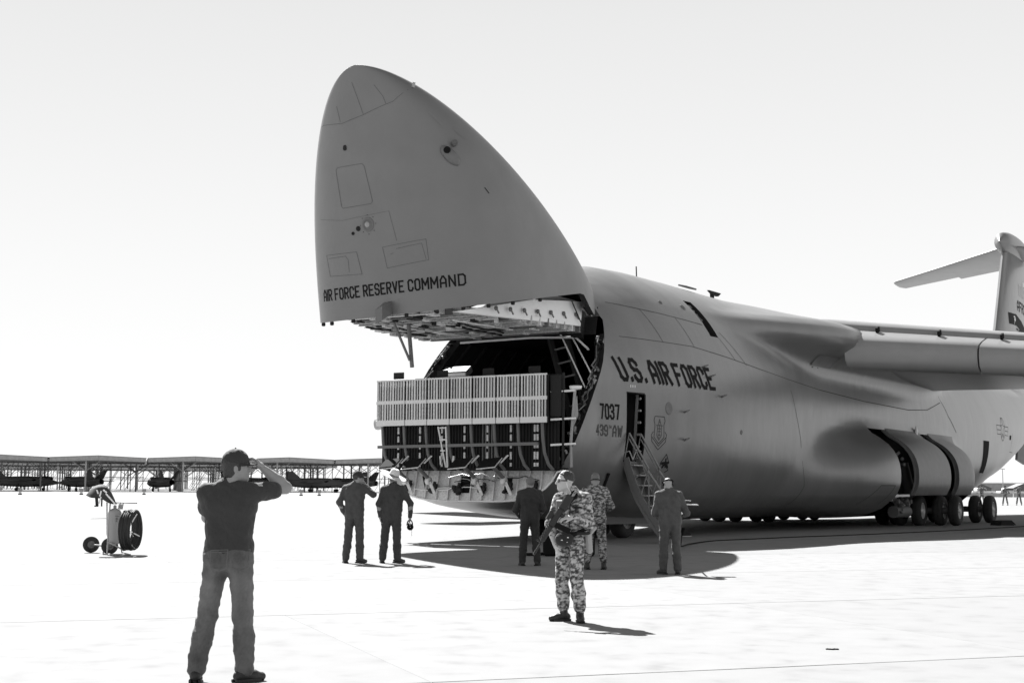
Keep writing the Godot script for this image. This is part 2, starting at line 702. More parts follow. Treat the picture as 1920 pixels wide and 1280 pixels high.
	var face := func(p: Vector3) -> Color:
		var l := HB.inverse() * (p - hc)
		if absf(absf(l.x) - 0.031) < 0.012 and absf(l.y - 0.002) < 0.007 and l.z < -0.06:
			return lin(0.05)
		if absf(l.x) < 0.022 and absf(l.y + 0.056) < 0.006 and l.z < -0.08:
			return lin(skin * 0.5)
		return lin(skin)
	nets(body, hd, spec.get("fine", 0.009), face)
	var hs: float = 1.0
	for i in 2:
		var hp := []
		var a: Array = arms[i]
		hand_prims(hp, a[1], a[2], a[3], a[5] if a.size() > 5 else Vector3.UP, a[4], hs)
		nets(body, hp, spec.get("fine_hand", 0.006), lin(skin))
	part("body", body, M.flesh, root)
	# --- trousers
	var col = spec.cloth
	var folds: float = spec.get("folds", 0.012)
	var tr := []
	tr.append(cap(H.call(-0.065, 0.985, 0.0), H.call(0.065, 0.985, 0.0), 0.118 * fat, 0.118 * fat, 0.04))
	for i in 2:
		var sg := 1.0 if i == 0 else -1.0
		tr.append(ell(H.call(sg * 0.07, 0.93, -0.045), Vector3(0.092, 0.105, 0.095) * fat, Basis(), 0.05))
		tr.append(cap(legs[i][0], legs[i][1], 0.096 * fat, 0.076, 0.04))
		tr.append(cap(shins[i][0], shins[i][0].lerp(shins[i][1], 0.45), 0.076, 0.078, 0.03))
		tr.append(cap(shins[i][0].lerp(shins[i][1], 0.45), shins[i][1] + Vector3.UP * (0.07 if outfit == "camo" else 0.0), 0.078, 0.07, 0.03))
	var legcol = spec.get("legs", col)
	# --- top
	var tp := []
	tp.append(cap(mid.call(-0.06, 1.06, 0.0), mid.call(0.06, 1.06, 0.0), 0.124 * fat, 0.124 * fat, 0.05))
	tp.append(cap(mid.call(-0.06, 1.16, 0.005), mid.call(0.06, 1.16, 0.005), 0.118 * fat, 0.118 * fat, 0.06))
	tp.append(cap(C.call(-0.085, 1.3, 0.0), C.call(0.085, 1.3, 0.0), 0.122 * fat, 0.122 * fat, 0.07))
	tp.append(cap(C.call(-0.1, 1.37, -0.02), C.call(0.1, 1.37, -0.02), 0.105, 0.105, 0.05))
	tp.append(cap(sh[0].lerp(sh[1], 0.05), C.call(0.05, 1.485, -0.01), 0.066, 0.06, 0.05))
	tp.append(cap(sh[1].lerp(sh[0], 0.05), C.call(-0.05, 1.485, -0.01), 0.066, 0.06, 0.05))
	if outfit == "tee":
		tp.append(cap(mid.call(-0.06, 0.985, 0.0), mid.call(0.06, 0.985, 0.0), 0.133, 0.133, 0.04))
	else:
		tp.append(cap(C.call(0, 1.47, -0.005), C.call(0, 1.52, 0.0), 0.072, 0.068, 0.02))
	for i in 2:
		var e: Vector3 = arms[i][0]
		var w: Vector3 = arms[i][1]
		if outfit == "tee":
			var m: Vector3 = sh[i].lerp(e, 0.6)
			tp.append(cap(sh[i], m, 0.072, 0.07, 0.035))
		else:
			tp.append(cap(sh[i], e, 0.068 if outfit == "suit" else 0.062, 0.056 if outfit == "suit" else 0.052, 0.03))
			tp.append(cap(e, w - (w - e).normalized() * spec.get("cuff", 0.015), 0.056, 0.043, 0.03))
	var hem := 0.93 if outfit == "tee" else 0.99
	if outfit == "suit":
		var all := tr + tp
		var g := Geo.new()
		nets(g, all, cell, col, folds, spec.get("fold_freq", Vector3(7, 9, 7)))
		part("flight_suit", g, M.cloth, root)
		var bt := Geo.new()
		bt.col = lin(0.02)
	else:
		var g := Geo.new()
		nets(g, tr, cell, legcol, folds, spec.get("fold_freq", Vector3(7, 9, 7)), func(p: Vector3, d: float) -> float: return maxf(d, p.y - 1.07))
		part("trousers", g, M.cloth, root)
		g = Geo.new()
		nets(g, tp, cell, col, folds, spec.get("fold_freq", Vector3(7, 9, 7)), func(p: Vector3, d: float) -> float: return maxf(d, hem - p.y))
		part("shirt" if outfit == "tee" else "uniform_jacket", g, M.cloth, root)
	# --- boots
	for i in 2:
		var t: Vector3 = toes[i].normalized()
		var base := Vector3(feet[i].x, 0, feet[i].z)
		var g := Geo.new()
		nets(g, [cap(base + Vector3.UP * 0.2, base + Vector3.UP * 0.07 - t * 0.01, 0.047, 0.046, 0.02), cap(base + Vector3.UP * 0.05 - t * 0.05, base + Vector3.UP * 0.05 + t * 0.08, 0.041, 0.043, 0.02), cap(base + Vector3.UP * 0.038 + t * 0.08, base + Vector3.UP * 0.034 + t * 0.15, 0.041, 0.034, 0.02)], minf(cell, 0.016), lin(0.03), 0.0, Vector3.ONE, func(p: Vector3, d: float) -> float: return maxf(d, 0.004 - p.y))
		var bo := part("boot", g, M.boot, root)
		g = Geo.new()
		g.tube([base + Vector3.UP * 0.012 - t * 0.07, base + Vector3.UP * 0.012 + t * 0.17], 0.012, 8)
		for s in 2:
			var o: Vector3 = t.cross(Vector3.UP) * (0.036 if s == 0 else -0.036)
			g.bar(base + o + Vector3.UP * 0.014 - t * 0.085, base + o + Vector3.UP * 0.014 + t * 0.13, 0.02, 0.026, Vector3.UP, 0.004)
		part("sole", g, M.rubber, bo)
	# --- hair
	var hair: String = spec.get("hair", "short")
	if hair != "none":
		var thick: float = spec.get("hair_thick", 0.009)
		var low: float = spec.get("hair_low", -0.045)
		var g := Geo.new()
		var front: float = spec.get("hair_front", -0.05)
		var hatted: bool = spec.get("hat", false)
		var hp := [ell(hc + HB.y * 0.036 + HB.z * 0.016, Vector3(0.074, 0.09, 0.093) + Vector3.ONE * thick, HB, 0.01)]
		if low < -0.07:
			hp.append(ell(hc - HB.y * 0.03 + HB.z * 0.035, Vector3(0.068, 0.075, 0.066) + Vector3.ONE * thick * 0.6, HB, 0.03))
		nets(g, hp, spec.get("fine", 0.009), lin(0.05), 0.006, Vector3(40, 20, 40), func(p: Vector3, d: float) -> float:
			var l := HB.inverse() * (p - hc)
			var side := low + maxf(0.0, -l.z - 0.01) * 1.3 + maxf(0.0, absf(l.x) - 0.05) * 0.5
			if hatted:
				d = maxf(d, l.y - 0.04 - l.z * 0.12)
			return maxf(maxf(d, side - l.y), (front - l.z) - maxf(0.0, l.y - 0.06) * 1.5))
		part("hair", g, M.grey_hair if hair == "grey" else M.hair, root)
	root.set_meta("hc", hc)
	root.set_meta("hb", HB)
	return root

func cap_hat(root: Node3D, hc: Vector3, HB: Basis, tone: float, fine: float, brim := 1.0) -> void:
	var hat := limb("cap", root)
	var g := Geo.new()
	nets(g, [ell(hc + HB.y * 0.042 + HB.z * 0.012, Vector3(0.088, 0.1, 0.107), HB, 0.01)], fine, lin(tone), 0.002, Vector3(30, 30, 30), func(p: Vector3, d: float) -> float:
		var l := HB.inverse() * (p - hc)
		return maxf(d, 0.028 + l.z * 0.12 - l.y))
	part("crown", g, M.cloth, hat)
	g = Geo.new()
	g.col = lin(tone * 0.9)
	var rows := []
	for s in [0.003, -0.003]:
		for i in 7:
			var row := []
			for k in 13:
				var a := PI * (k / 12.0) + PI
				var r := 0.08 + 0.092 * brim * i / 6.0 * sqrt(absf(sin(a)))
				var x := cos(a) * minf(r, 0.088)
				row.append(hc + HB * Vector3(x, 0.034 - 0.012 * i / 6.0 - x * x * 2.2 + s, sin(a) * r))
			if s < 0:
				row.reverse()
			rows.append(row)
	g.sheet(rows.slice(0, 7))
	g.sheet(rows.slice(7, 14))
	part("brim", g, M.cloth, hat)
	g = Geo.new()
	g.col = lin(tone)
	g.ellipsoid(hc + HB * Vector3(0, 0.146, 0.012), Vector3(0.008, 0.005, 0.008), 8, 4)
	part("button", g, M.cloth, hat)

# ---------------------------------------------------------------- the cargo plane, in its own axes: x aft, y up, z to port
func tab(x: float, xs: Array, ys: Array) -> float:
	if x <= xs[0]:
		return ys[0]
	for i in range(1, xs.size()):
		if x <= xs[i]:
			return lerpf(ys[i - 1], ys[i], (x - xs[i - 1]) / (xs[i] - xs[i - 1]))
	return ys[-1]

func smooth3(a: float, b: float, x: float) -> float:
	return smoothstep(a, b, x)

func f_bot(u: float) -> float:
	return tab(u, [-6.3, -5.4, -4.0, -2.4, -0.5, 2.0, 15, 28, 31, 34, 37, 40, 45, 50, 55, 63], [1.12, 0.92, 0.74, 0.6, 0.52, 0.47, 0.42, 0.4, 0.44, 0.58, 0.8, 1.12, 1.9, 2.95, 4.2, 6.4])

func f_top(u: float) -> float:
	return tab(u, [-3.2, -3.0, -2.6, -2.0, -1.5, -1.0, -0.5, 1.0, 4.0, 30.0, 50.0, 63.0], [6.4, 7.02, 7.5, 7.85, 8.08, 8.26, 8.38, 8.47, 8.5, 8.4, 8.2, 7.9])

func f_full(u: float) -> float:
	return tab(u, [-4.4, -3.4, -2.5, -1.5, -0.5, 1.0, 4.0, 30.0, 50.0, 63.0], [6.9, 7.45, 7.85, 8.15, 8.4, 8.48, 8.5, 8.4, 8.2, 7.9])

func f_hw(u: float) -> float:
	return tab(u, [-6.3, -5.0, -4.4, -3.8, -3.1, -2.0, -1.0, 0.0, 1.0, 2.0, 3.0, 4.5, 30.0, 36.0, 40.0, 44.0, 48.0, 52.0, 56.0, 60.0, 63.0], [3.1, 3.06, 3.02, 3.08, 3.2, 3.38, 3.51, 3.62, 3.71, 3.78, 3.82, 3.85, 3.85, 3.76, 3.6, 3.34, 3.0, 2.6, 2.15, 1.6, 0.9])

func f_nl(u: float) -> float:
	return tab(u, [-6.3, -5.2, -4.4, -3.0, 0.0, 30.0, 36.0, 42.0], [4.0, 3.9, 3.8, 3.7, 3.4, 3.1, 2.7, 2.2])

func f_c(u: float) -> float:
	return tab(u, [-6.0, 30.0, 37.0, 45.0, 52.0, 63.0], [4.5, 4.5, 4.6, 4.95, 5.6, 7.1])

func f_front(v: float) -> float:
	return tab(v, [1.1, 2.2, 3.5, 4.75, 6.0, 6.3], [-6.38, -6.2, -5.25, -4.3, -3.42, -3.2])

func pod(u: float) -> float:
	return smooth3(3.5, 16.6, u) * (1.0 - smooth3(26.5, 34.5, u))

func fairing(u: float) -> float:
	return smooth3(2.4, 12.0, u) * (1.0 - smooth3(24.0, 35.0, u))

func field(u: float, w: float, v: float, cut := true) -> float:
	var c := f_c(u)
	var hwid := f_hw(u)
	var h := f_full(u) - c
	var e := 1.85
	if v < c:
		h = c - f_bot(u)
		e = f_nl(u)
	var d := (pow(pow(absf(w) / hwid, e) + pow(absf(v - c) / h, e), 1.0 / e) - 1.0) * 3.0
	var p := pod(u)
	if p > 0.01:
		var q := (pow(pow(absf(absf(w) - 2.6) / (2.66 * p + 0.02), 2.3) + pow(absf(v - 2.05) / ((1.88 if v > 2.05 else 1.66) * (0.5 + 0.5 * p)), 2.3), 1.0 / 2.3) - 1.0) * 1.6
		var k := 0.4
		var s := maxf(k - absf(d - q), 0.0)
		d = minf(d, q) - s * s * 0.25 / k
	var g := fairing(u)
	if g > 0.01:
		var q := (pow(pow(absf(w) / (2.6 + 2.35 * g), 2.5) + pow(absf(v - 6.98) / (0.45 + 0.55 * g), 2.5), 0.4) - 1.0) * 1.1
		var k := 0.9 * g + 0.05
		var s := maxf(k - absf(d - q), 0.0)
		d = minf(d, q) - s * s * 0.25 / k
	if cut and u < 0.0:
		d = maxf(d, v - f_top(u))
	return d

func side_w(u: float, v: float) -> float:      # how far the port skin stands out at this height
	var a := 0.0
	var b := 6.5
	if field(u, 0.0, v) > 0.0:
		return 0.0
	for i in 24:
		var m := (a + b) * 0.5
		if field(u, m, v) < 0.0:
			a = m
		else:
			b = m
	return a

func solve_v(u: float, w: float, from: float, to: float) -> float:
	var a := from
	var b := to
	for i in 24:
		var m := (a + b) * 0.5
		if field(u, w, m) < 0.0:
			a = m
		else:
			b = m
	return a

const SIDE := [1.15, 1.3, 1.55, 1.8, 2.05, 2.25, 2.5, 2.75, 3.0, 3.25, 3.5, 3.7, 3.9, 4.18, 4.4, 4.7, 5.0, 5.3, 5.55, 5.8, 6.05, 6.3, 6.5, 6.7, 6.9, 7.1, 7.3, 7.5]
const DOOR := [-3.14, -2.3, 2.25, 4.18]
const HATCH := [2.42, 2.98, 6.3, 7.5]
const BAY := [15.9, 28.6, 1.15, 3.9]

func surf(u: float, v: float) -> Vector3:
	return Vector3(u, v, side_w(u, v))

func build_fuselage() -> void:
	var us := [-6.4, -6.1, -5.8, -5.5, -5.2, -4.9, -4.6, -4.3, -4.0, -3.7, -3.4, DOOR[0], -2.9, -2.6, DOOR[1], -2.1, -1.8, -1.4, -1.0, -0.5, 0.0, 0.6, 1.2, 1.8, HATCH[0], HATCH[1]]
	var x := 3.4
	while x < 36.0:
		us.append(x)
		x += 0.45
	for e in [15.9, 28.6]:
		us.append(e)
	while x < 63.1:
		us.append(x)
		x += 0.9
	us.sort()
	var rows := []
	var nb := 10
	var nt := 16
	for s in us:
		var row := []
		var u_of := func(v: float) -> float:
			if s >= -3.14:
				return s
			var f := f_front(v)
			return f + (s + 6.4) * ((-3.14 - f) / 3.26)
		var ub: float = u_of.call(1.1)
		var b := f_bot(ub)
		var ut: float = u_of.call(8.0)
		var top := f_top(ut)
		var levels := []
		for v in SIDE:
			var vv: float = v
			if s > 30.0:
				vv = lerpf(b + 0.35, f_full(s) - 0.75, (v - 1.15) / 6.35)
				var t := smooth3(30.0, 36.0, s)
				vv = lerpf(v, vv, t)
			levels.append(maxf(vv, b + 0.02))
		var wb: float = side_w(ub, levels[0])
		for j in nb:
			var w: float = wb * j / nb
			row.append(Vector3(ub, solve_v(ub, w, 3.0 if s < 40.0 else f_c(s), b - 0.6), w))
		for v in levels:
			var u: float = u_of.call(v)
			var vm := minf(v, f_top(u) - 0.004)
			row.append(Vector3(u, vm, side_w(u, vm)))
		var wt: float = row[-1].z
		var vt: float = row[-1].y
		for j in range(1, nt + 1):
			var w: float = wt * (1.0 - float(j) / nt)
			row.append(Vector3(ut, solve_v(ut, w, minf(vt, 6.6) - 0.3, top + 0.8), w))
		rows.append(row)
	var n0 := nb
	var is_open := func(i: int, k: int, a: Array) -> bool:
		var u: float = (us[i] + us[i + 1]) * 0.5
		if u < a[0] or u > a[1] or k < n0 or k >= n0 + SIDE.size() - 1:
			return false
		var v: float = (SIDE[k - n0] + SIDE[k - n0 + 1]) * 0.5
		return v > a[2] and v < a[3]
	var g := Geo.new()
	g.sheet(rows, false, true, func(i: int, k: int) -> bool: return is_open.call(i, k, DOOR) or is_open.call(i, k, HATCH) or is_open.call(i, k, BAY) or (k >= 6 and k < n0 and us[i] > 15.8 and us[i] < 28.5))
	var mir := []
	for r in rows:
		var q := []
		for p in r:
			q.append(Vector3(p.x, p.y, -p.z))
		mir.append(q)
	g.sheet(mir, false, true, func(i: int, k: int) -> bool: return is_open.call(i, k, BAY) or (k >= 6 and k < n0 and us[i] > 15.8 and us[i] < 28.5))
	# weld the two halves' normals along crown and keel
	for k in g.v.size():
		if absf(g.v[k].z) < 0.001:
			g.n[k] = Vector3(g.n[k].x, g.n[k].y, 0).normalized()
	var body := part("fuselage", g, M.skin_paint, plane)
	# front frame round the cargo opening, and the flight deck's front wall over it
	g = Geo.new()
	var outer := []
	var inner := []
	var vs := [1.98, 2.2, 2.5, 2.8, 3.1, 3.5, 3.9, 4.3, 4.7, 5.1, 5.5, 5.85]
	for v in vs:
		var u := f_front(v)
		outer.append(Vector3(u, v, side_w(u, v) - 0.004))
		inner.append(Vector3(u + 0.14, v, side_w(u, v) - tab(v, [2.0, 3.0, 5.85], [0.12, 0.32, 0.38])))
	for sg in [1.0, -1.0]:
		var a := []
		var b := []
		for i in vs.size():
			a.append(outer[i] * Vector3(1, 1, sg))
			b.append(inner[i] * Vector3(1, 1, sg))
		g = Geo.new()
		g.sheet([a, b])
		part("door_frame", g, M.dark, plane)
	g = Geo.new()
	g.quad(Vector3(-3.52, 5.85, -2.4), Vector3(-3.52, 5.85, 2.4), Vector3(-3.2, 6.36, 2.3), Vector3(-3.2, 6.36, -2.3), Vector3(-1, 0.4, 0))
	part("front_bulkhead", g, M.dark, plane)
	g = Geo.new()
	g.quad(Vector3(-3.5, 5.85, 1.9), Vector3(-3.5, 5.85, 2.4), Vector3(-3.0, 6.7, 2.2), Vector3(-3.0, 6.7, 1.6), Vector3(-1, 0, 0.3))
	part("hinge_gusset", g, M.dark, plane)
	# the cargo bay behind it
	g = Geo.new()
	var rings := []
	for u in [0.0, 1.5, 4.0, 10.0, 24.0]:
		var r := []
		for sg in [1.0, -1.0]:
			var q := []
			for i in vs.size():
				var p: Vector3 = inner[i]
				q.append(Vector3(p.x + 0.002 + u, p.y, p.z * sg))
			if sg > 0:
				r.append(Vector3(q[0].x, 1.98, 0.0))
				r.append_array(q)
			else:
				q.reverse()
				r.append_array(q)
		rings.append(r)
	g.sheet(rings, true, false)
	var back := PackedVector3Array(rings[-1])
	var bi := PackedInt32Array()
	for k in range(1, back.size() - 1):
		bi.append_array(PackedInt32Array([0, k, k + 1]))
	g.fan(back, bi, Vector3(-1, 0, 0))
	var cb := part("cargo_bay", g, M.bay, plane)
	for u in range(0, 8):
		for sg in [1.0, -1.0]:
			g = Geo.new()
			var pts := []
			for i in vs.size():
				pts.append(Vector3(inner[i].x + 0.5 + u * 0.9, inner[i].y, (inner[i].z - 0.04) * sg))
			g.tube(pts, 0.05, 6)
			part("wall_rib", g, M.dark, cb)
	# crew door opening
	g = Geo.new()
	var d := DOOR
	for q in [[d[0], 1], [d[1], -1]]:
		g.quad(Vector3(q[0], d[2], side_w(d[0], d[2]) - 0.02), Vector3(q[0], d[3], side_w(d[0], d[3]) - 0.02), Vector3(q[0], d[3], 2.2), Vector3(q[0], d[2], 2.2), Vector3(q[1], 0, 0))
	g.quad(Vector3(d[0], d[2], side_w(d[0], d[2]) - 0.02), Vector3(d[1], d[2], side_w(d[0], d[2]) - 0.02), Vector3(d[1], d[2], 2.2), Vector3(d[0], d[2], 2.2), Vector3.UP)
	g.quad(Vector3(d[0], d[3], side_w(d[1], d[3]) - 0.03), Vector3(d[1], d[3], side_w(d[1], d[3]) - 0.03), Vector3(d[1], d[3], 2.2), Vector3(d[0], d[3], 2.2), Vector3.DOWN)
	g.quad(Vector3(d[0], d[2], 2.2), Vector3(d[1], d[2], 2.2), Vector3(d[1], d[3], 2.2), Vector3(d[0], d[3], 2.2), Vector3(0, 0, 1))
	var cd := part("crew_door", g, M.bay, plane)
	g = Geo.new()
	for k in 6:
		var v: float = lerpf(d[2] + 0.1, d[3] - 0.12, k / 5.0)
		g.box(Vector3(d[1] - 0.05, v, side_w(d[1], v) - 0.14), Vector3(0.06, 0.07, 0.12), Basis(), 0.01)
	g.bar(Vector3(d[1] - 0.06, d[2], side_w(d[1], d[2]) - 0.2), Vector3(d[1] - 0.06, d[3], side_w(d[1], d[3]) - 0.2), 0.06, 0.05)
	part("door_latch", g, M.steel, cd)
	g = Geo.new()
	var rim := []
	for k in 15:
		var v: float = lerpf(d[2], d[3], k / 14.0)
		rim.append(surf(d[1] + 0.02, v) + Vector3(0, 0, 0.004))
	g.tube(rim, 0.022, 6)
	g.tube([surf(d[0], d[3] + 0.02), surf(d[0] * 0.5 + d[1] * 0.5, d[3] + 0.02), surf(d[1], d[3] + 0.02)], 0.018, 6)
	part("door_seal", g, M.dark, cd)
	# open hatch beside the flight deck
	g = Geo.new()
	var h := HATCH
	var ho := []
	var hi := []
	for k in 9:
		var v: float = lerpf(h[2], h[3], k / 8.0)
		ho.append([surf(h[0], v), surf(h[1], v)])
	for k in 9:
		hi.append([ho[k][0] + Vector3(0, -0.1, -0.35), ho[k][1] + Vector3(0, -0.1, -0.35)])
	g.sheet(hi)
	for e in 2:
		g.sheet([ho.map(func(q): return q[e]), hi.map(func(q): return q[e])])
	g.sheet([ho[0], hi[0]])
	g.sheet([ho[8], hi[8]])
	var hat := part("hatch", g, M.bay, plane)
	g = Geo.new()
	for k in 7:
		var p: Vector3 = (ho[k + 1][0] as Vector3).lerp(ho[k + 1][1], rng.randf_range(0.2, 0.8)) + Vector3(0, -0.03, -0.16)
		g.box(p, Vector3(rng.randf_range(0.1, 0.3), rng.randf_range(0.05, 0.14), 0.1), Basis(Vector3.RIGHT, -0.5), 0.01)
	g.tube([ho[1][0] + Vector3(0.1, 0, -0.1), ho[4][1] + Vector3(-0.2, 0, -0.12), ho[7][0] + Vector3(0.2, 0, -0.1)], 0.018, 6)
	part("hatch_fitting", g, M.mid, hat)
	# wheel wells
	for sg in [1.0, -1.0]:
		g = Geo.new()
		var b := BAY
		var zi: float = 2.9 * sg
		g.quad(Vector3(b[0] - 1, 0.6, zi), Vector3(b[1] + 0.5, 0.6, zi), Vector3(b[1] + 0.5, 3.9, zi), Vector3(b[0] - 1, 3.9, zi), Vector3(0, 0, sg))
		for e in [[b[0] - 0.05, 1.0], [b[1] + 0.02, -1.0]]:
			var pts := PackedVector3Array([Vector3(e[0], 0.8, zi)])
			for k in 14:
				var v := lerpf(1.0, 3.9, k / 13.0)
				pts.append(Vector3(e[0], v, (side_w(e[0], v) - 0.02) * sg))
			pts.append(Vector3(e[0], 3.9, zi))
			var ids := PackedInt32Array()
			for k in range(1, pts.size() - 1):
				ids.append_array(PackedInt32Array([0, k, k + 1]))
			g.fan(pts, ids, Vector3(e[1], 0, 0))
		g.quad(Vector3(b[0], 3.92, zi), Vector3(b[1], 3.92, zi), Vector3(b[1], 3.92, 3.86 * sg), Vector3(b[0], 3.92, 3.86 * sg), Vector3.DOWN)
		g.quad(Vector3(b[0], 0.62, zi), Vector3(b[1], 0.62, zi), Vector3(b[1], 0.62, 0.8 * sg), Vector3(b[0], 0.62, 0.8 * sg), Vector3.DOWN)
		part("wheel_well", g, M.bay, plane)
		for a in [[18.2, 23.0], [24.35, 28.75]]:
			g = Geo.new()
			var out := []
			var inn := []
			var n := 10
			for i in n + 1:
				var u: float = lerpf(a[0], a[1], i / float(n))
				var ro := []
				var ri := []
				for k in 18:
					var v := lerpf(1.27, 3.97, pow(k / 17.0, 0.8))
					var w := side_w(u, v) + 0.02
					ro.append(Vector3(u - 0.35 * smooth3(3.0, 1.2, v) * 0.0, v, w * sg))
					ri.append(Vector3(u, v - 0.03, (w - 0.14) * sg))
				out.append(ro)
				inn.append(ri)
			g.sheet(out)
			g.sheet(inn)
			g.sheet([out[0], inn[0]])
			g.sheet([out[n], inn[n]])
			g.sheet([out.map(func(r): return r[0]), inn.map(func(r): return r[0])])
			var dr := part("gear_door", g, M.paint_grey, plane)
			g = Geo.new()
			var rim2 := []
			for k in 12:
				var v := lerpf(1.3, 3.9, k / 11.0)
				rim2.append(Vector3(a[0] + 0.03, v, (side_w(a[0], v) - 0.16) * sg))
			g.tube(rim2, 0.05, 6)
			part("door_rim", g, M.mid, dr)
			if sg > 0.0:
				g = Geo.new()
				g.bar(Vector3(a[0] - 0.3, 2.2, 3.6), Vector3(a[0] + 0.1, 3.0, 4.5), 0.1, 0.1)
				g.tube([Vector3(a[0] - 0.55, 3.3, 4.1), Vector3(a[0] - 0.45, 2.6, 4.0), Vector3(a[0] - 0.6, 1.4, 4.2)], [0.05, 0.11, 0.06], 8)
				for k in 2:
					g.ellipsoid(Vector3(a[0] + 0.02, 2.72 - 0.22 * k, 4.62 + 0.07 * k), Vector3(0.1, 0.08, 0.08), 8, 6)
				part("door_actuator", g, M.mid, dr)
	g = Geo.new()
	g.bar(Vector3(15.95, 1.22, 3.1), Vector3(17.8, 1.26, 5.0), 0.05, 0.09)
	part("door_sill", g, M.white, plane)
	# aft cargo door hanging open far back, dark slot and small openings in the skin
	g = Geo.new()
	g.prism([Vector3(57.7, 3.45, 0.5), Vector3(58.6, 5.3, 0.5), Vector3(63.0, 6.7, 0.5), Vector3(63.5, 3.4, 0.5), Vector3(60.0, 3.15, 0.5)], Vector3(0, 0, -0.15))
	part("aft_cargo_door", g, M.under, plane)
	g = Geo.new()
	var sl := []
	for k in 9:
		var v := lerpf(2.35, 4.0, k / 8.0)
		sl.append([surf(35.2 + 0.12 * (4.0 - v), v) + Vector3(0, -0.01, 0.012), surf(36.5, v) + Vector3(0, -0.01, 0.012)])
	g.sheet(sl)
	part("slot", g, M.black, plane)

func patch(called: String, m: Material, u0: float, u1: float, v0: float, v1: float, lift := 0.01, n := 4) -> void:
	var rows := []
	for i in n + 1:
		var row := []
		for k in n + 1:
			var p := surf(lerpf(u0, u1, k / float(n)), lerpf(v0, v1, i / float(n)))
			row.append(p + Vector3(0, 0, lift))
		rows.append(row)
	var g := Geo.new()
	g.sheet(rows)
	part(called, g, m, plane)

# ---------------------------------------------------------------- stroke lettering laid on a skin
const GLYPH := {
	"A": [[0, 0, 0, 4, 1.2, 6, 1.8, 6, 3, 4, 3, 0], [0, 2.2, 3, 2.2]], "I": [[0, 0, 0, 6]],
	"R": [[0, 0, 0, 6, 2.2, 6, 3, 5.2, 3, 3.8, 2.2, 3, 0, 3], [1.4, 3, 3, 0]], "F": [[0, 0, 0, 6, 3, 6], [0, 3.1, 2.3, 3.1]],
	"O": [[0.8, 0, 2.2, 0, 3, 0.9, 3, 5.1, 2.2, 6, 0.8, 6, 0, 5.1, 0, 0.9, 0.8, 0]], "0": [[0.8, 0, 2.2, 0, 3, 0.9, 3, 5.1, 2.2, 6, 0.8, 6, 0, 5.1, 0, 0.9, 0.8, 0]],
	"C": [[3, 1.5, 3, 0.9, 2.2, 0, 0.8, 0, 0, 0.9, 0, 5.1, 0.8, 6, 2.2, 6, 3, 5.1, 3, 4.5]], "E": [[3, 0, 0, 0, 0, 6, 3, 6], [0, 3.1, 2.3, 3.1]],
	"S": [[0, 1.3, 0, 0.9, 0.8, 0, 2.2, 0, 3, 0.9, 3, 2.2, 2.2, 3.1, 0.8, 3.1, 0, 3.9, 0, 5.1, 0.8, 6, 2.2, 6, 3, 5.1, 3, 4.7]],
	"V": [[0, 6, 1.5, 0, 3, 6]], "M": [[0, 0, 0, 6, 1.9, 2.2, 3.8, 6, 3.8, 0]], "N": [[0, 0, 0, 6, 3, 0, 3, 6]], "D": [[0, 0, 0, 6, 2.1, 6, 3, 5, 3, 1, 2.1, 0, 0, 0]],
	"U": [[0, 6, 0, 0.9, 0.8, 0, 2.2, 0, 3, 0.9, 3, 6]], ".": [[0, 0, 0.02, 0.5]], "W": [[0, 6, 1, 0, 2, 4.6, 3, 0, 4, 6]], "T": [[0, 6, 3, 6], [1.5, 6, 1.5, 0]], "H": [[0, 0, 0, 6], [3, 0, 3, 6], [0, 3, 3, 3]],
	"7": [[0, 6, 3, 6, 1.2, 0]], "3": [[0, 1.2, 0, 0.9, 0.8, 0, 2.2, 0, 3, 0.9, 3, 2.3, 2.2, 3.1, 1.2, 3.1], [2.2, 3.1, 3, 3.9, 3, 5.1, 2.2, 6, 0.8, 6, 0, 5.1, 0, 4.8]],
	"4": [[2.3, 0, 2.3, 6, 0, 1.9, 3.2, 1.9]], "9": [[0, 1, 0.8, 0, 2.2, 0, 3, 0.9, 3, 5.1, 2.2, 6, 0.8, 6, 0, 5.1, 0, 3.6, 0.8, 2.8, 3, 2.8]], "8": [[0.8, 0, 2.2, 0, 3, 0.9, 3, 2.2, 2.2, 3.1, 3, 4, 3, 5.1, 2.2, 6, 0.8, 6, 0, 5.1, 0, 4, 0.8, 3.1, 0, 2.2, 0, 0.9, 0.8, 0], [0.8, 3.1, 2.2, 3.1]],
}
const WIDE := {"I": 0.0, ".": 0.1, "M": 3.8, "W": 4.0, " ": 1.4}

# on: Callable(a, b) -> Vector3 on the skin; lines: polylines in (a, b); width in metres
func stroke(g: Geo, on: Callable, lines: Array, width: float, lift := 0.006, step := 0.16, wb := -1.0) -> void:
	var n_at := func(a: float, b: float) -> Vector3:
		var p: Vector3 = on.call(a, b)
		return ((on.call(a + 0.02, b) as Vector3) - p).cross((on.call(a, b + 0.02) as Vector3) - p).normalized()
	var z := 0
	for l in lines:
		for i in l.size() - 1:
			var p: Vector2 = l[i]
			var q: Vector2 = l[i + 1]
			var n: int = maxi(1, int(ceilf((q - p).length() / step)))
			var dl := (q - p).normalized()
			p -= dl * width * 0.42
			q += dl * width * 0.42
			var rows := []
			z += 1
			for k in n + 1:
				var m := p.lerp(q, k / float(n))
				var c: Vector3 = on.call(m.x, m.y)
				var t: Vector3 = (on.call(m.x + dl.x * 0.01, m.y + dl.y * 0.01) as Vector3) - c
				var nn: Vector3 = n_at.call(m.x, m.y)
				var s: Vector3 = nn.cross(t).normalized() * width * 0.5
				c += nn * (lift + 0.0004 * (z % 5))
				rows.append([c + s, c - s])
			g.sheet(rows, false, true)

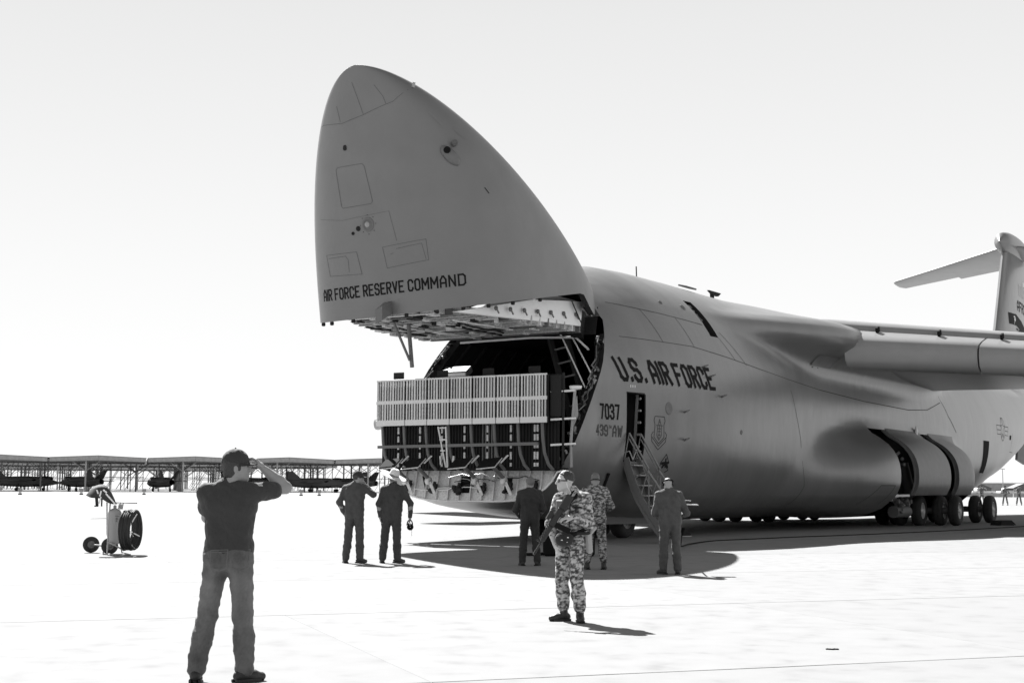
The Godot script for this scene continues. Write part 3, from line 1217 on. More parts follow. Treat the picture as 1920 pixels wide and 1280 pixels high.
# text from a0 to a1 (glyphs spread to fit) with baseline b(a) and height h; shear leans the tops
func letters(called: String, text: String, m: Material, parent: Node, on: Callable, a0: float, a1: float, b0: float, b1: float, h: float, width: float, shear := 0.0, gap := 1.35, label := "") -> void:
	var total := 0.0
	for ch in text:
		total += WIDE.get(ch, 3.0) + (gap if ch != " " else 0.6)
	total -= gap
	var x := 0.0
	var sx := (a1 - a0) / total
	var host := limb(called, parent)
	if label != "":
		host.set_meta("label", label)
	for ch in text:
		if GLYPH.has(ch):
			var lines := []
			for l in GLYPH[ch]:
				var pl := []
				for k in range(0, l.size(), 2):
					var t: float = (x + l[k]) / total
					pl.append(Vector2(a0 + (x + l[k]) * sx + shear * l[k + 1] / 6.0, lerpf(b0, b1, t) + h * l[k + 1] / 6.0))
				lines.append(pl)
			var g := Geo.new()
			stroke(g, on, lines, width)
			part("letter", g, m, host)
		x += WIDE.get(ch, 3.0) + (gap if ch != " " else 0.6)

func poly(pts: Array) -> Array:
	var r := []
	for k in range(0, pts.size(), 2):
		r.append(Vector2(pts[k], pts[k + 1]))
	return r

func outline(called: String, lines: Array, on: Callable, width: float, m: Material, parent: Node, lift := 0.004) -> MeshInstance3D:
	var g := Geo.new()
	stroke(g, on, lines.map(func(l): return poly(l)), width, lift)
	return part(called, g, m, parent)

func build_markings() -> void:
	var on := func(u: float, v: float) -> Vector3: return surf(u, v)
	letters("lettering", "U.S. AIR FORCE", M.letter, plane, on, -3.33, 1.69, 4.56, 4.57, 0.58, 0.115, -0.3, 1.9)
	letters("tail_number", "7037", M.letter, plane, on, -4.36, -3.47, 3.43, 3.435, 0.37, 0.07, -0.04, 2.0)
	letters("wing_name", "439", M.faint_letter, plane, on, -4.58, -4.0, 2.96, 2.96, 0.27, 0.05, -0.02, 1.8)
	letters("wing_name", "TH", M.faint_letter, plane, on, -3.95, -3.83, 3.16, 3.16, 0.075, 0.016, 0.0, 1.5)
	letters("wing_name", "AW", M.faint_letter, plane, on, -3.74, -3.34, 2.95, 2.95, 0.28, 0.05, 0.0, 1.8)
	# unit shield and star emblem beside the crew door
	outline("shield_emblem", [[-1.78, 3.58, -1.3, 3.58, -1.25, 3.46, -1.31, 3.34, -1.28, 2.98, -1.54, 2.8, -1.8, 2.98, -1.77, 3.34, -1.83, 3.46, -1.78, 3.58],
		[-1.84, 3.14, -1.93, 3.06, -1.9, 2.86, -1.54, 2.62, -1.18, 2.86, -1.15, 3.06, -1.24, 3.14], [-1.9, 2.98, -1.54, 2.73, -1.18, 2.98]], on, 0.018, M.letter, plane)
	outline("shield_figure", [[-1.54, 3.5, -1.63, 3.3, -1.66, 3.04, -1.54, 2.9, -1.42, 3.04, -1.44, 3.3, -1.54, 3.5], [-1.7, 3.32, -1.38, 3.32], [-1.6, 3.15, -1.48, 3.15], [-1.58, 3.41, -1.5, 3.41], [-1.6, 3.05, -1.48, 3.05], [-1.64, 3.23, -1.46, 3.23], [-1.54, 3.35, -1.54, 2.96]], on, 0.024, M.line, plane)
	outline("star_emblem", [[-1.05, 2.5, -1.3, 2.24, -1.08, 2.17, -0.86, 2.27, -1.05, 2.5], [-1.28, 2.22, -1.34, 2.04, -1.22, 1.98], [-0.9, 2.22, -0.8, 2.04, -0.96, 1.98]], on, 0.028, M.letter, plane)
	var g := Geo.new()
	stroke(g, on, [poly([-1.22, 2.24, -0.86, 2.26]), poly([-1.04, 2.36, -1.0, 2.14]), poly([-1.16, 2.12, -1.02, 2.26, -0.9, 2.12])], 0.07)
	part("star_emblem", g, M.letter, plane)
	# national insignia aft: roundel with bars, outlined only
	var ring := []
	for k in 25:
		var t := TAU * k / 24.0
		ring.append(40.3 + 0.62 * sin(t))
		ring.append(4.75 + 0.62 * cos(t))
	var star := []
	for k in 11:
		var t := TAU * k / 10.0
		var r := 0.6 if k % 2 == 0 else 0.24
		star.append(40.3 + r * sin(t))
		star.append(4.75 + r * cos(t))
	outline("insignia", [ring, star, [38.6, 4.92, 39.72, 4.92], [38.6, 4.92, 38.7, 4.45, 39.72, 4.45], [38.66, 4.68, 39.68, 4.68], [40.9, 4.92, 42.0, 4.92, 41.9, 4.45, 40.9, 4.45], [40.94, 4.68, 41.95, 4.68]], on, 0.035, M.line, plane)
	# seams between skin panels, access panels
	for l in [[-2.5, 6.9, -1.0, 6.8, 2.3, 6.66], [-2.95, 5.82, 0.8, 5.82, 3.0, 5.66, 5.0, 5.5, 8.0, 5.28, 11.0, 5.1], [-1.2, 6.8, -0.9, 5.83], [0.6, 6.7, 0.9, 5.83], [2.98, 6.3, 3.6, 5.6], [3.3, 6.5, 4.4, 5.5]]:
		outline("panel_seam", [l], on, 0.02, M.line, plane, 0.003)
	outline("panel_seam", [[11.0, 5.1, 16.0, 4.95, 22.0, 4.9, 25.0, 5.05, 27.5, 5.5]], on, 0.03, M.line, plane, 0.003)
	outline("panel_seam", [[8.0, 4.9, 8.9, 3.2, 9.4, 1.6, 9.2, 0.9]], on, 0.025, M.line, plane, 0.003)
	outline("panel_seam", [[27.4, 6.0, 28.4, 4.9, 29.6, 4.2]], on, 0.04, M.line, plane, 0.003)
	outline("access_panel", [[13.3, 0.95, 14.2, 1.65, 15.4, 1.65, 14.9, 0.95]], on, 0.03, M.line, plane, 0.003)
	outline("access_panel", [[43.5, 4.6, 43.6, 3.6, 45.0, 3.6]], on, 0.03, M.line, plane, 0.003)
	patch("vent_panel", M.paint_grey, 10.2, 11.9, 5.93, 6.3, 0.05)
	outline("vent_gap", [[10.2, 5.9, 11.9, 5.9]], on, 0.03, M.black, plane, 0.01)
	patch("warning_stencil", M.white_letter, -2.98, -2.94, 4.35, 4.42, 0.006, 1)
	patch("warning_stencil", M.white_letter, -2.88, -2.84, 4.35, 4.42, 0.006, 1)
	patch("warning_stencil", M.white_letter, -2.78, -2.74, 4.35, 4.42, 0.006, 1)
	patch("small_window", M.black, 42.6, 43.1, 4.25, 4.5, 0.008, 2)
	# small fittings on the port skin
	for q in [[-1.06, 3.84, 0.1, 0.17], [0.41, 7.2, 0.12, 0.06], [1.8, 7.19, 0.1, 0.1], [3.6, 3.3, 0.06, 0.06]]:
		g = Geo.new()
		var p := surf(q[0], q[1])
		var nn := (surf(q[0] + 0.05, q[1]) - p).cross(surf(q[0], q[1] + 0.05) - p).normalized()
		g.lathe(p - nn * 0.01, nn, [Vector2(q[3] + 0.02, 0.012), Vector2(q[3], 0.03), Vector2(q[3] * 0.7, 0.02), Vector2(0.005, 0.01)], 16)
		part("porthole", g, M.mid, plane)
	for q in [[-0.2, 3.76], [-0.14, 2.93], [2.13, 4.34], [1.08, 5.2], [1.46, 4.93]]:
		g = Geo.new()
		var p := surf(q[0], q[1])
		g.bar(p + Vector3(0, 0, -0.02), p + Vector3(0, 0.05, 0.14), 0.05, 0.05, Vector3.UP, 0.01)
		g.bar(p + Vector3(-0.16, 0.0, 0.12), p + Vector3(0.06, 0.07, 0.15), 0.035, 0.035, Vector3.UP, 0.008)
		part("probe", g, M.mid, plane)
	g = Geo.new()
	g.ellipsoid(surf(22.6, 3.92) + Vector3(0, 0.05, 0.02), Vector3(0.16, 0.26, 0.06), 12, 8)
	part("marker_lamp", g, M.white, plane)
	for q in [[3.4, 8.4, 0.03, 0.5], [9.6, 8.45, 0.12, 0.3]]:
		g = Geo.new()
		g.bar(Vector3(q[0], q[1], 0.2), Vector3(q[0] - 0.03, q[1] + q[3], 0.2), q[2], q[2], Vector3.UP)
		if q[2] > 0.1:
			g.prism([Vector3(q[0] - 0.5, q[1] + 0.34, 0.2), Vector3(q[0] + 0.6, q[1] + 0.34, 0.2), Vector3(q[0] + 0.35, q[1] + 0.2, 0.2), Vector3(q[0] - 0.1, q[1] + 0.2, 0.2)], Vector3(0, 0, 0.1))
		part("antenna", g, M.dark, plane)
	g = Geo.new()
	g.box(Vector3(5.9, 8.46, 0.9), Vector3(0.9, 0.06, 0.3), Basis(Vector3.RIGHT, 0.25), 0.01)
	part("antenna", g, M.mid, plane)
	g = Geo.new()
	g.bar(surf(-3.66, 1.5) + Vector3(0, 0.0, 0.02), surf(-3.72, 1.9) + Vector3(0.0, 0.02, 0.06), 0.09, 0.03)
	part("blade_antenna", g, M.black, plane)

# ---------------------------------------------------------------- the raised nose visor
const VT := 79.988
const VH := Vector2(-4.629, 6.8)
const VL := 6.273
const VW := 3.012

func vis_end(s: float) -> Array:       # where the section at s starts and ends, how wide it is and how square
	var S := clampf(s / VL, 0.0, 0.9999)
	var fb := pow(1.0 - pow(S, 2.234), 1.0 / 2.013)
	var fc := pow(1.0 - pow(S, 1.159), 1.0 / 1.206)
	var fw := pow(1.0 - pow(S, 2.428), 1.0 / 1.778)
	return [5.994 + (-1.671 - 5.994) * fc, 5.994 + (6.056 - 5.994) * fb, VW * fw, 2.0 + 1.169 * (1.0 - S), S]

func vis(ph: float, s: float) -> Vector3:
	var q := vis_end(s)
	var c := cos(ph)
	var n := sin(ph)
	var t: float = (q[1] + q[0]) * 0.5 + (q[1] - q[0]) * 0.5 * signf(c) * pow(absf(c), 2.0 / q[3])
	var w: float = q[2] * signf(n) * pow(absf(n), 2.0 / q[3])
	return vis_at(t, s + 0.031 * w * (1.0 - q[4]), w)

func vis_at(t: float, s: float, w: float) -> Vector3:
	var th := deg_to_rad(VT)
	return Vector3(VH.x - t * sin(th) - s * cos(th), VH.y - t * cos(th) + s * sin(th), w)

func vis_w(w: float, s: float) -> Vector3:     # belly skin of the visor at offset w to port, s from the sill
	var q := vis_end(s)
	return vis(asin(clampf(signf(w) * pow(absf(w / q[2]), q[3] * 0.5), -0.999, 0.999)), s)

func sill(ph: float) -> float:
	var c := cos(ph)
	var t := 2.19 + 3.86 * signf(c) * pow(absf(c), 2.0 / 3.169)
	return tab(t, [-1.7, -0.9, -0.65, -0.4, 0.0, 0.3, 0.6], [0.05, 0.02, -0.4, -0.68, -0.52, -0.28, 0.0])

func build_visor() -> void:
	var root := limb("nose_visor", plane)
	var rows := []
	var inner := []
	var n := 34
	var m := 96
	for i in n + 1:
		var row := []
		var rin := []
		for k in m:
			var ph := -PI + TAU * k / m
			var s0 := sill(ph)
			var s := lerpf(s0, VL, sin(PI * 0.5 * i / n))
			var p := vis(ph, s)
			row.append(p)
			var mid := vis_at(2.19, s, 0.0)
			rin.append(p + (mid - p).normalized() * 0.14)
		rows.append(row)
		inner.append(rin)
	var g := Geo.new()
	g.sheet(rows, true)
	part("visor_skin", g, M.visor_paint, root)
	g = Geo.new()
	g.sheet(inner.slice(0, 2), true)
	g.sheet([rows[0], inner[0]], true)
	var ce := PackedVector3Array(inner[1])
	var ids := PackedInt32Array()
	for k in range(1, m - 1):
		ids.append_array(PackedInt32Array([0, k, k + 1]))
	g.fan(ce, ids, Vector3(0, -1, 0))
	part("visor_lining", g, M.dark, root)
	# latches along the sill
	for k in 9:
		g = Geo.new()
		var ph := deg_to_rad(-38 + 15.5 * k)
		var p := vis(ph, sill(ph)) + (vis_at(2.19, 0.3, 0) - vis(ph, sill(ph))).normalized() * 0.07
		g.box(p + Vector3(0, -0.05, 0), Vector3(0.09, 0.1, 0.09), Basis(), 0.02)
		part("latch", g, M.dark, root)
	# the frame under the visor: an almost level lattice of beams with a white side beam
	var lat := limb("visor_frame", root)
	g = Geo.new()
	var lx := [-10.6, -9.0, -7.0, -5.4, -4.4]
	var lw0 := [-1.0, -1.9, -2.5, -2.6, -2.6]
	var lw1 := [0.9, 2.0, 2.42, 2.45, 2.45]
	var sheet_rows := []
	for i in 5:
		sheet_rows.append([Vector3(lx[i], 6.02, lw0[i]), Vector3(lx[i], 6.02, lw1[i])])
	g.sheet(sheet_rows)
	part("web_plate", g, M.primer, lat)
	var prim := [M.primer, M.dirty_white, M.mid, M.primer]
	for i in 15:
		var x := -10.4 + i * 0.42
		var a := tab(x, lx, lw0)
		var b := tab(x, lx, lw1)
		g = Geo.new()
		g.bar(Vector3(x, 5.92, a), Vector3(x, 5.92, b), 0.05, 0.2)
		g.bar(Vector3(x, 5.81, a), Vector3(x, 5.81, b), 0.11, 0.02)
		part("cross_beam", g, prim[i % 4], lat)
	for i in 11:
		var w := -2.3 + 0.46 * i
		var x0 := -10.4
		while x0 < -4.6 and (tab(x0, lx, lw0) > w or tab(x0, lx, lw1) < w):
			x0 += 0.2
		g = Geo.new()
		g.bar(Vector3(x0, 5.9, w), Vector3(-4.5, 5.9, w), 0.04, 0.13)
		part("stringer", g, prim[(i * 3 + 1) % 4], lat)
	for i in 60:
		var x := rng.randf_range(-10.0, -4.7)
		var w := rng.randf_range(tab(x, lx, lw0) + 0.1, tab(x, lx, lw1) - 0.1)
		g = Geo.new()
		g.box(Vector3(x, 5.84 - rng.randf() * 0.06, w), Vector3(rng.randf_range(0.08, 0.4), 0.09, rng.randf_range(0.06, 0.25)), Basis(), 0.01)
		part("bracket", g, [M.dark, M.primer, M.dirty_white][i % 3], lat)
	for i in 9:
		var x := rng.randf_range(-9.8, -7.0)
		var w := rng.randf_range(tab(x, lx, lw0) + 0.1, tab(x, lx, lw1) - 0.2)
		var pts := []
		for k in 6:
			pts.append(Vector3(x + 0.55 * k, 5.77 + rng.randf() * 0.04, clampf(w + rng.randf_range(-0.1, 0.1), -2.3, 2.3)))
		g = Geo.new()
		g.tube(pts, 0.018 + 0.014 * rng.randf(), 6)
		part("pipe", g, [M.white, M.steel, M.dark][i % 3], lat)
	g = Geo.new()
	g.prism([Vector3(-4.5, 5.98, 2.46), Vector3(-4.35, 6.68, 2.46), Vector3(-5.7, 6.56, 2.46), Vector3(-7.1, 6.42, 2.46), Vector3(-10.4, 5.76, 2.3)], Vector3(0, 0, -0.14))
	var bm := part("side_beam", g, M.white, root)
	for k in 7:
		g = Geo.new()
		var x := lerpf(-8.9, -4.8, k / 6.0)
		var v := tab(x, [-10.4, -4.5], [5.76, 5.98]) + 0.18 + 0.02 * k
		g.lathe(Vector3(x, v, 2.47), Vector3(0, 0, 1), [Vector2(0.06, 0), Vector2(0.06, 0.04), Vector2(0.035, 0.05), Vector2(0.005, 0.03)], 12)
		g.bar(Vector3(x, v, 2.5), Vector3(x + 0.12, v - 0.12, 2.5), 0.03, 0.03)
		part("latch_fitting", g, M.mid, bm)
	g = Geo.new()
	g.bar(Vector3(-4.52, 5.95, 2.55), Vector3(-5.15, 6.6, 2.55), 0.025, 0.025)
	part("stay_wire", g, M.dark, bm)
	g = Geo.new()
	g.prism([Vector3(-3.5, 5.7, 2.0), Vector3(-3.4, 6.3, 2.0), Vector3(-4.2, 6.75, 2.3), Vector3(-4.5, 6.6, 2.4), Vector3(-4.3, 6.0, 2.3)], Vector3(0.05, 0, -0.4))
	part("hinge_arm", g, M.dark, root)
	# blade and hanging struts at the front of the sill
	g = Geo.new()
	var bp := vis_w(0.42, 0.2)
	g.prism([bp + Vector3(0, 0.13, -0.16), bp + Vector3(0, 0.16, 0.1), bp + Vector3(-0.4, -0.02, 0.1), bp + Vector3(-0.36, -0.1, -0.14)], Vector3(0.02, -0.34, 0.0))
	part("blade_antenna", g, M.mid, root)
	g = Geo.new()
	g.bar(Vector3(-9.28, 5.9, -0.5), Vector3(-8.45, 4.84, -0.5), 0.05, 0.05)
	part("hanging_strut", g, M.mid, root)
	g = Geo.new()
	g.bar(Vector3(-8.56, 6.02, -0.5), Vector3(-8.34, 4.66, -0.5), 0.09, 0.08, Vector3.UP, 0.01)
	part("hanging_strut", g, M.mid, root)
	# hoses and harness by the hinge on the port edge
	for j in 3:
		var pts := []
		for k in 8:
			var ph := deg_to_rad(112 + 2.6 * k)
			pts.append(vis(ph, sill(ph)) + Vector3(-0.06 - 0.05 * j, -0.02, -0.12 - 0.05 * j) + Vector3(rng.randf(), rng.randf(), rng.randf()) * 0.07)
		g = Geo.new()
		g.tube(pts, 0.02, 6)
		part("hose", g, [M.white, M.dark, M.steel][j], root)
	# markings, seams and fittings on the belly skin, which faces forward now
	var on := func(w: float, s: float) -> Vector3: return vis_w(w, s)
	letters("lettering", "AIR FORCE RESERVE COMMAND", M.letter, root, on, -1.815, 2.33, 0.55, 0.545, 0.26, 0.043, 0.0, 1.75)
	for l in [[-1.5, 4.95, -1.35, 4.97, -0.54, 4.9, 0.17, 5.02, 0.99, 5.24, 1.3, 5.5], [-0.11, 5.86, 0.05, 5.4, 0.17, 5.02], [0.54, 5.7, 0.75, 5.4, 0.82, 5.2], [-0.7, 5.35, -0.6, 4.95]]:
		outline("panel_seam", [l], on, 0.013, M.soft_line, root, 0.003)
	outline("access_panel", [[-0.89, 3.78, -0.82, 3.83, 0.0, 3.83, 0.06, 3.76, 0.22, 2.87, 0.16, 2.81, -0.74, 2.8, -0.79, 2.85, -0.89, 3.78]], on, 0.013, M.soft_line, root, 0.003)
	outline("access_panel", [[-1.53, 1.69, -0.42, 1.67, -0.31, 1.1, -1.44, 1.15, -1.53, 1.69], [-1.45, 1.6, -0.8, 1.6, -0.72, 1.5, -0.72, 1.2]], on, 0.012, M.soft_line, root, 0.003)
	outline("access_panel", [[0.4, 1.7, 1.59, 1.77, 1.62, 1.25, 0.49, 1.17, 0.4, 1.7], [0.8, 1.62, 1.48, 1.68, 1.56, 1.28], [0.62, 1.5, 0.7, 1.52]], on, 0.012, M.soft_line, root, 0.003)
	outline("panel_seam", [[-1.7, 2.62, -0.8, 2.5, 0.68, 2.57, 0.83, 1.82]], on, 0.008, M.soft_line, root, 0.003)
	for l in [[1.74, 4.88, 1.96, 4.56], [2.13, 4.43, 2.27, 4.2]]:
		outline("scuff_mark", [l], on, 0.06, M.skin_paint, root, 0.004)
	outline("static_port", [[2.63, 2.91, 2.675, 2.775]], on, 0.025, M.black, root, 0.004)
	for q in [[0.02, 2.31, 0.17], [-0.3, 2.24, 0.06], [-0.48, 2.14, 0.04]]:
		g = Geo.new()
		var p := vis_w(q[0], q[1])
		var nn := (vis_w(q[0] + 0.05, q[1]) - p).cross(vis_w(q[0], q[1] + 0.05) - p).normalized()
		if nn.x > 0:
			nn = -nn
		g.lathe(p - nn * 0.02, nn, [Vector2(q[2] * 1.1, 0.02), Vector2(q[2], 0.04), Vector2(q[2] * 0.78, 0.04), Vector2(q[2] * 0.72, 0.025), Vector2(q[2] * 0.55, 0.05), Vector2(q[2] * 0.3, 0.07), Vector2(0.004, 0.075)], 20)
		part("sensor_port", g, M.mid if q[2] > 0.1 else M.dark, root)
		if q[2] > 0.1:
			g = Geo.new()
			g.lathe(p - nn * 0.02, nn, [Vector2(q[2] * 0.42, 0.06), Vector2(q[2] * 0.3, 0.095), Vector2(0.004, 0.1)], 16)
			part("lens", g, M.hose, root)
			for k in 8:
				g = Geo.new()
				var e := TAU * k / 8.0
				g.box(vis_w(q[0] + 0.24 * cos(e), q[1] + 0.24 * sin(e)), Vector3(0.016, 0.022, 0.022), Basis(), 0.006)
				part("fastener", g, M.dark, root)
	g = Geo.new()
	var bl := vis_w(2.08, 3.87)
	var bn := (vis_w(2.1, 3.87) - bl).cross(vis_w(2.08, 3.92) - bl).normalized()
	if bn.z < 0:
		bn = -bn
	var dn := (vis_w(2.25, 3.58) - bl).normalized()
	g.ellipsoid(bl + dn * 0.13, Vector3(0.16, 0.32, 0.12), 16, 12, Basis(dn.cross(bn).normalized(), dn, bn))
	part("sensor_blister", g, M.paint_grey, root)
	g = Geo.new()
	g.lathe(bl - dn * 0.02 + bn * 0.06, bn, [Vector2(0.085, 0.0), Vector2(0.085, 0.07), Vector2(0.05, 0.075), Vector2(0.045, 0.06), Vector2(0.004, 0.062)], 16)
	part("lens", g, M.black, root)
	g = Geo.new()
	var lp := vis_w(2.18, 4.06)
	g.lathe(lp, bn, [Vector2(0.08, -0.02), Vector2(0.08, 0.12), Vector2(0.06, 0.14), Vector2(0.05, 0.1), Vector2(0.004, 0.1)], 16)
	part("landing_lamp", g, M.mid, root)
	g = Geo.new()
	g.box(vis_w(-0.51, 4.29), Vector3(0.08, 0.14, 0.11), Basis(), 0.03)
	part("drain_mast", g, M.dark, root)
	g = Geo.new()
	g.cyl(vis_w(1.36, 5.56), vis_w(1.36, 5.56) + Vector3(-0.02, 0.12, 0.04), 0.035, 8)
	part("static_wick", g, M.hose, root)

# ---------------------------------------------------------------- folded front ramp, actuators, frame plumbing
func build_ramp() -> void:
	var root := limb("front_ramp", plane)
	var g := Geo.new()
	# seven toe panels with slats
	var wd := [1.05, 0.77, 0.78, 0.77, 0.78, 0.78, 0.86]
	var tot := 0.0
	for x in wd:
		tot += x
	var w := -2.74
	var sm := {}
	for i in 7:
		var wid: float = wd[i] / tot * 5.58
		var toe := limb("toe_panel", plane)
		var w0 := w + 0.012
		var w1 := w + wid - 0.012
		var u := -6.95
		g = Geo.new()
		for v in [[3.2, 0.16], [3.8, 0.1], [4.44, 0.05]]:
			g = Geo.new()
			g.box(Vector3(u, v[0] + v[1] * 0.5, (w0 + w1) * 0.5), Vector3(0.05, v[1], w1 - w0), Basis(), 0.008)
			part("panel_rail", g, M.slat, toe)
		g = Geo.new()
		g.box(Vector3(u + 0.1, 3.84, (w0 + w1) * 0.5), Vector3(0.03, 1.26, w1 - w0 - 0.02))
		part("backing", g, M.dark, toe)
		var ns := int(round((w1 - w0) / 0.094))
		var pitch := (w1 - w0) / ns
		for k in ns:
			var fat := 1.0 if k % 3 != 1 else 0.62
			if k == 0 or k == ns - 1:
				fat = 0.8
			var key := "%.2f" % (pitch * fat * 0.58)
			if not sm.has(key):
				var sg := Geo.new()
				sg.box(Vector3.ZERO, Vector3(0.04, 1.26, pitch * fat * 0.58), Basis(), 0.008)
				sm[key] = sg.mesh()
			put("slat", sm[key], [M.slat, M.slat_worn, M.slat, M.dirty_white, M.slat][rng.randi() % 5], toe, Transform3D(Basis(), Vector3(u - 0.004, 3.83, w0 + pitch * (k + 0.5))))
		w += wid
	# the ramp's floor standing up behind
	g = Geo.new()
	g.box(Vector3(-6.42, 3.25, 0), Vector3(0.1, 2.5, 5.78), Basis(), 0.02)
	part("ramp_floor", g, M.bay, root)
	for k in 58:
		g = Geo.new()
		g.box(Vector3(-6.49, 2.62, -2.8 + 0.0985 * k), Vector3(0.03, 1.2, 0.035))
		part("corrugation", g, M.mid if k in [34, 35, 36, 37, 38] else M.dark, root)
	for k in 8:
		g = Geo.new()
		var z := lerpf(-2.62, 2.6, k / 7.0)
		g.tube([Vector3(-6.8, 3.2, z), Vector3(-6.76, 2.75, z), Vector3(-6.7, 2.4, z + 0.02), Vector3(-6.62, 2.12, z + 0.09), Vector3(-6.5, 1.98, z + 0.16)], 0.045, 8)
		part("curved_rib", g, M.mid, root)
		var z2 := z + 0.36 if k < 7 else z - 0.3
		for j in 5:
			g = Geo.new()
			g.box(Vector3(-6.53, 2.12 + 0.24 * j, z2), Vector3(0.03, [0.1, 0.2, 0.09, 0.17, 0.19][j], 0.06), Basis(), 0.006)
			part("tie_plate", g, M.dirty_white, root)
	g = Geo.new()
	g.bar(Vector3(-6.82, 2.62, -2.75), Vector3(-6.82, 2.66, 2.5), 0.07, 0.08)
	part("cross_rail", g, M.mid, root)
	for s in [-1.0, 1.0]:
		g = Geo.new()
		g.bar(Vector3(-6.9, 3.15, -0.52 + 0.13 * s), Vector3(-6.8, 2.05, -0.42 + 0.03 * s), 0.04, 0.04)
		part("stay_leg", g, M.dirty_white, root)
	for v in [3.12, 2.8, 2.5]:
		g = Geo.new()
		g.bar(Vector3(-6.87, v, -0.64 + (3.12 - v) * 0.1), Vector3(-6.87, v, -0.4 - (3.12 - v) * 0.06), 0.035, 0.035)
		part("stay_rung", g, M.dirty_white, root)
	g = Geo.new()
	for s in [-1.0, 1.0]:
		g = Geo.new()
		g.bar(Vector3(-6.75, 2.12, -0.44 + 0.2 * s), Vector3(-6.75, 2.36, -0.44 + 0.22 * s), 0.04, 0.06)
		part("stay_foot", g, M.dirty_white, root)
	for z in [-2.15, -0.65, 0.85, 2.3]:
		g = Geo.new()
		g.box(Vector3(-6.7, 4.58, z), Vector3(0.04, 0.26, 0.36), Basis(), 0.015)
		part("guard_plate", g, M.dark, root)
	g = Geo.new()
	g.box(Vector3(-6.7, 3.9, 3.0), Vector3(0.25, 1.1, 0.32), Basis(), 0.03)
	g.bar(Vector3(-6.75, 2.1, 3.2), Vector3(-6.72, 4.5, 3.2), 0.05, 0.05)
	part("side_box", g, M.dark, root)
	for v in [2.62, 3.28, 4.0]:
		g = Geo.new()
		g.cyl(Vector3(-6.8, v, 2.86), Vector3(-6.65, v + 0.03, 3.52), 0.03, 8)
		part("side_link", g, M.white, root)
	g = Geo.new()
	g.bar(Vector3(-6.65, 4.05, 3.5), Vector3(-6.55, 2.7, 3.32), 0.05, 0.06)
	g.bar(Vector3(-6.55, 2.7, 3.32), Vector3(-6.45, 2.05, 3.28), 0.05, 0.05)
	g.prism([Vector3(-6.6, 3.9, 3.52), Vector3(-6.55, 3.4, 3.53), Vector3(-6.56, 3.1, 3.4), Vector3(-6.62, 3.6, 3.45)], Vector3(0.02, 0, 0))
	part("side_post", g, M.hose, root)
	g = Geo.new()
	g.lathe(Vector3(-6.62, 4.05, 3.5), Vector3.UP, [Vector2(0.004, 0.1), Vector2(0.17, 0.1), Vector2(0.15, 0.02), Vector2(0.06, 0.0)], 16)
	part("lamp_bowl", g, M.white, root)
	# four pads on actuators
	for k in 4:
		var z: float = [-2.0, -1.22, 0.32, 1.24][k]
		var act := limb("ramp_actuator", plane)
		g = Geo.new()
		var q := Basis(Vector3(0, 0, 1), 0.6) * Basis(Vector3(1, 0, 0), -0.1)
		g.box(Vector3(-7.25, 2.16, z), Vector3(0.42, 0.035, 0.58), q, 0.012)
		part("pad", g, M.black, act)
		g = Geo.new()
		g.box(Vector3(-7.238, 2.135, z), Vector3(0.46, 0.022, 0.62), q, 0.008)
		g.bar(Vector3(-7.15, 2.16, z + 0.3), Vector3(-6.95, 2.36, z + 0.4), 0.05, 0.03)
		part("pad_tray", g, M.dirty_white, act)
		g = Geo.new()
		g.cyl(Vector3(-7.2, 2.12, z + 0.02), Vector3(-6.62, 1.72, z + 0.1), 0.055, 10)
		g.cyl(Vector3(-7.0, 2.12, z - 0.12), Vector3(-6.62, 1.66, z + 0.12), 0.03, 8)
		part("strut", g, M.mid, act)
		g = Geo.new()
		g.lathe(Vector3(-6.66, 1.68, z + 0.04), Vector3(0, 0, 1), [Vector2(0.03, 0), Vector2(0.1, 0), Vector2(0.1, 0.12), Vector2(0.03, 0.12)], 16)
		g.bar(Vector3(-6.66, 1.66, z + 0.14), Vector3(-6.62, 1.3, z + 0.3), 0.04, 0.08)
		part("bell_crank", g, M.dirty_white, act)
	# the light coloured bulkhead below the floor
	var low := limb("sill_bulkhead", plane)
	g = Geo.new()
	var top := []
	var bt := []
	for i in 33:
		var z := lerpf(-2.98, 2.98, i / 32.0)
		var u := f_front(1.4)
		var vb := maxf(solve_v(u, absf(z), 2.6, 0.6), f_bot(u))
		top.append(Vector3(-6.1, 1.99, z))
		bt.append(Vector3(u + 0.03, minf(vb + 0.03, 1.98), z))
	g.sheet([top, bt])
	part("bulkhead_plate", g, M.dirty_white, low)
	g = Geo.new()
	g.tube(bt.map(func(p): return p + Vector3(-0.03, -0.02, 0)), 0.028, 8)
	part("sill_edge", g, M.white, low)
	g = Geo.new()
	g.bar(Vector3(-6.16, 2.0, -3.0), Vector3(-6.16, 2.0, 3.0), 0.12, 0.07)
	part("floor_edge", g, M.dark, low)
	for i in range(2, 31, 2):
		g = Geo.new()
		g.bar(top[i] + Vector3(-0.04, -0.05, 0), bt[i] + Vector3(-0.04, 0.02, 0.04), 0.03, 0.1)
		part("stiffener", g, prim_of(i), low)
	for q in [[13, 16, true], [7, 8, false], [22, 23, false]]:
		g = Geo.new()
		var a: Vector3 = (top[q[0]] as Vector3).lerp(bt[q[0]], 0.75 if q[2] else 0.25) + Vector3(-0.025, 0, 0)
		var b: Vector3 = (top[q[1]] as Vector3).lerp(bt[q[1]], 0.75) + Vector3(-0.025, 0, 0)
		var c: Vector3 = (top[q[1]] as Vector3).lerp(bt[q[1]], 0.22) + Vector3(-0.025, 0, 0)
		var d: Vector3 = (top[q[0]] as Vector3).lerp(bt[q[0]], 0.22) + Vector3(-0.025, 0, 0.22 if q[2] else 0.0)
		g.quad(a, b, c, d, Vector3(-1, 0.2, 0))
		part("opening", g, M.black, low)
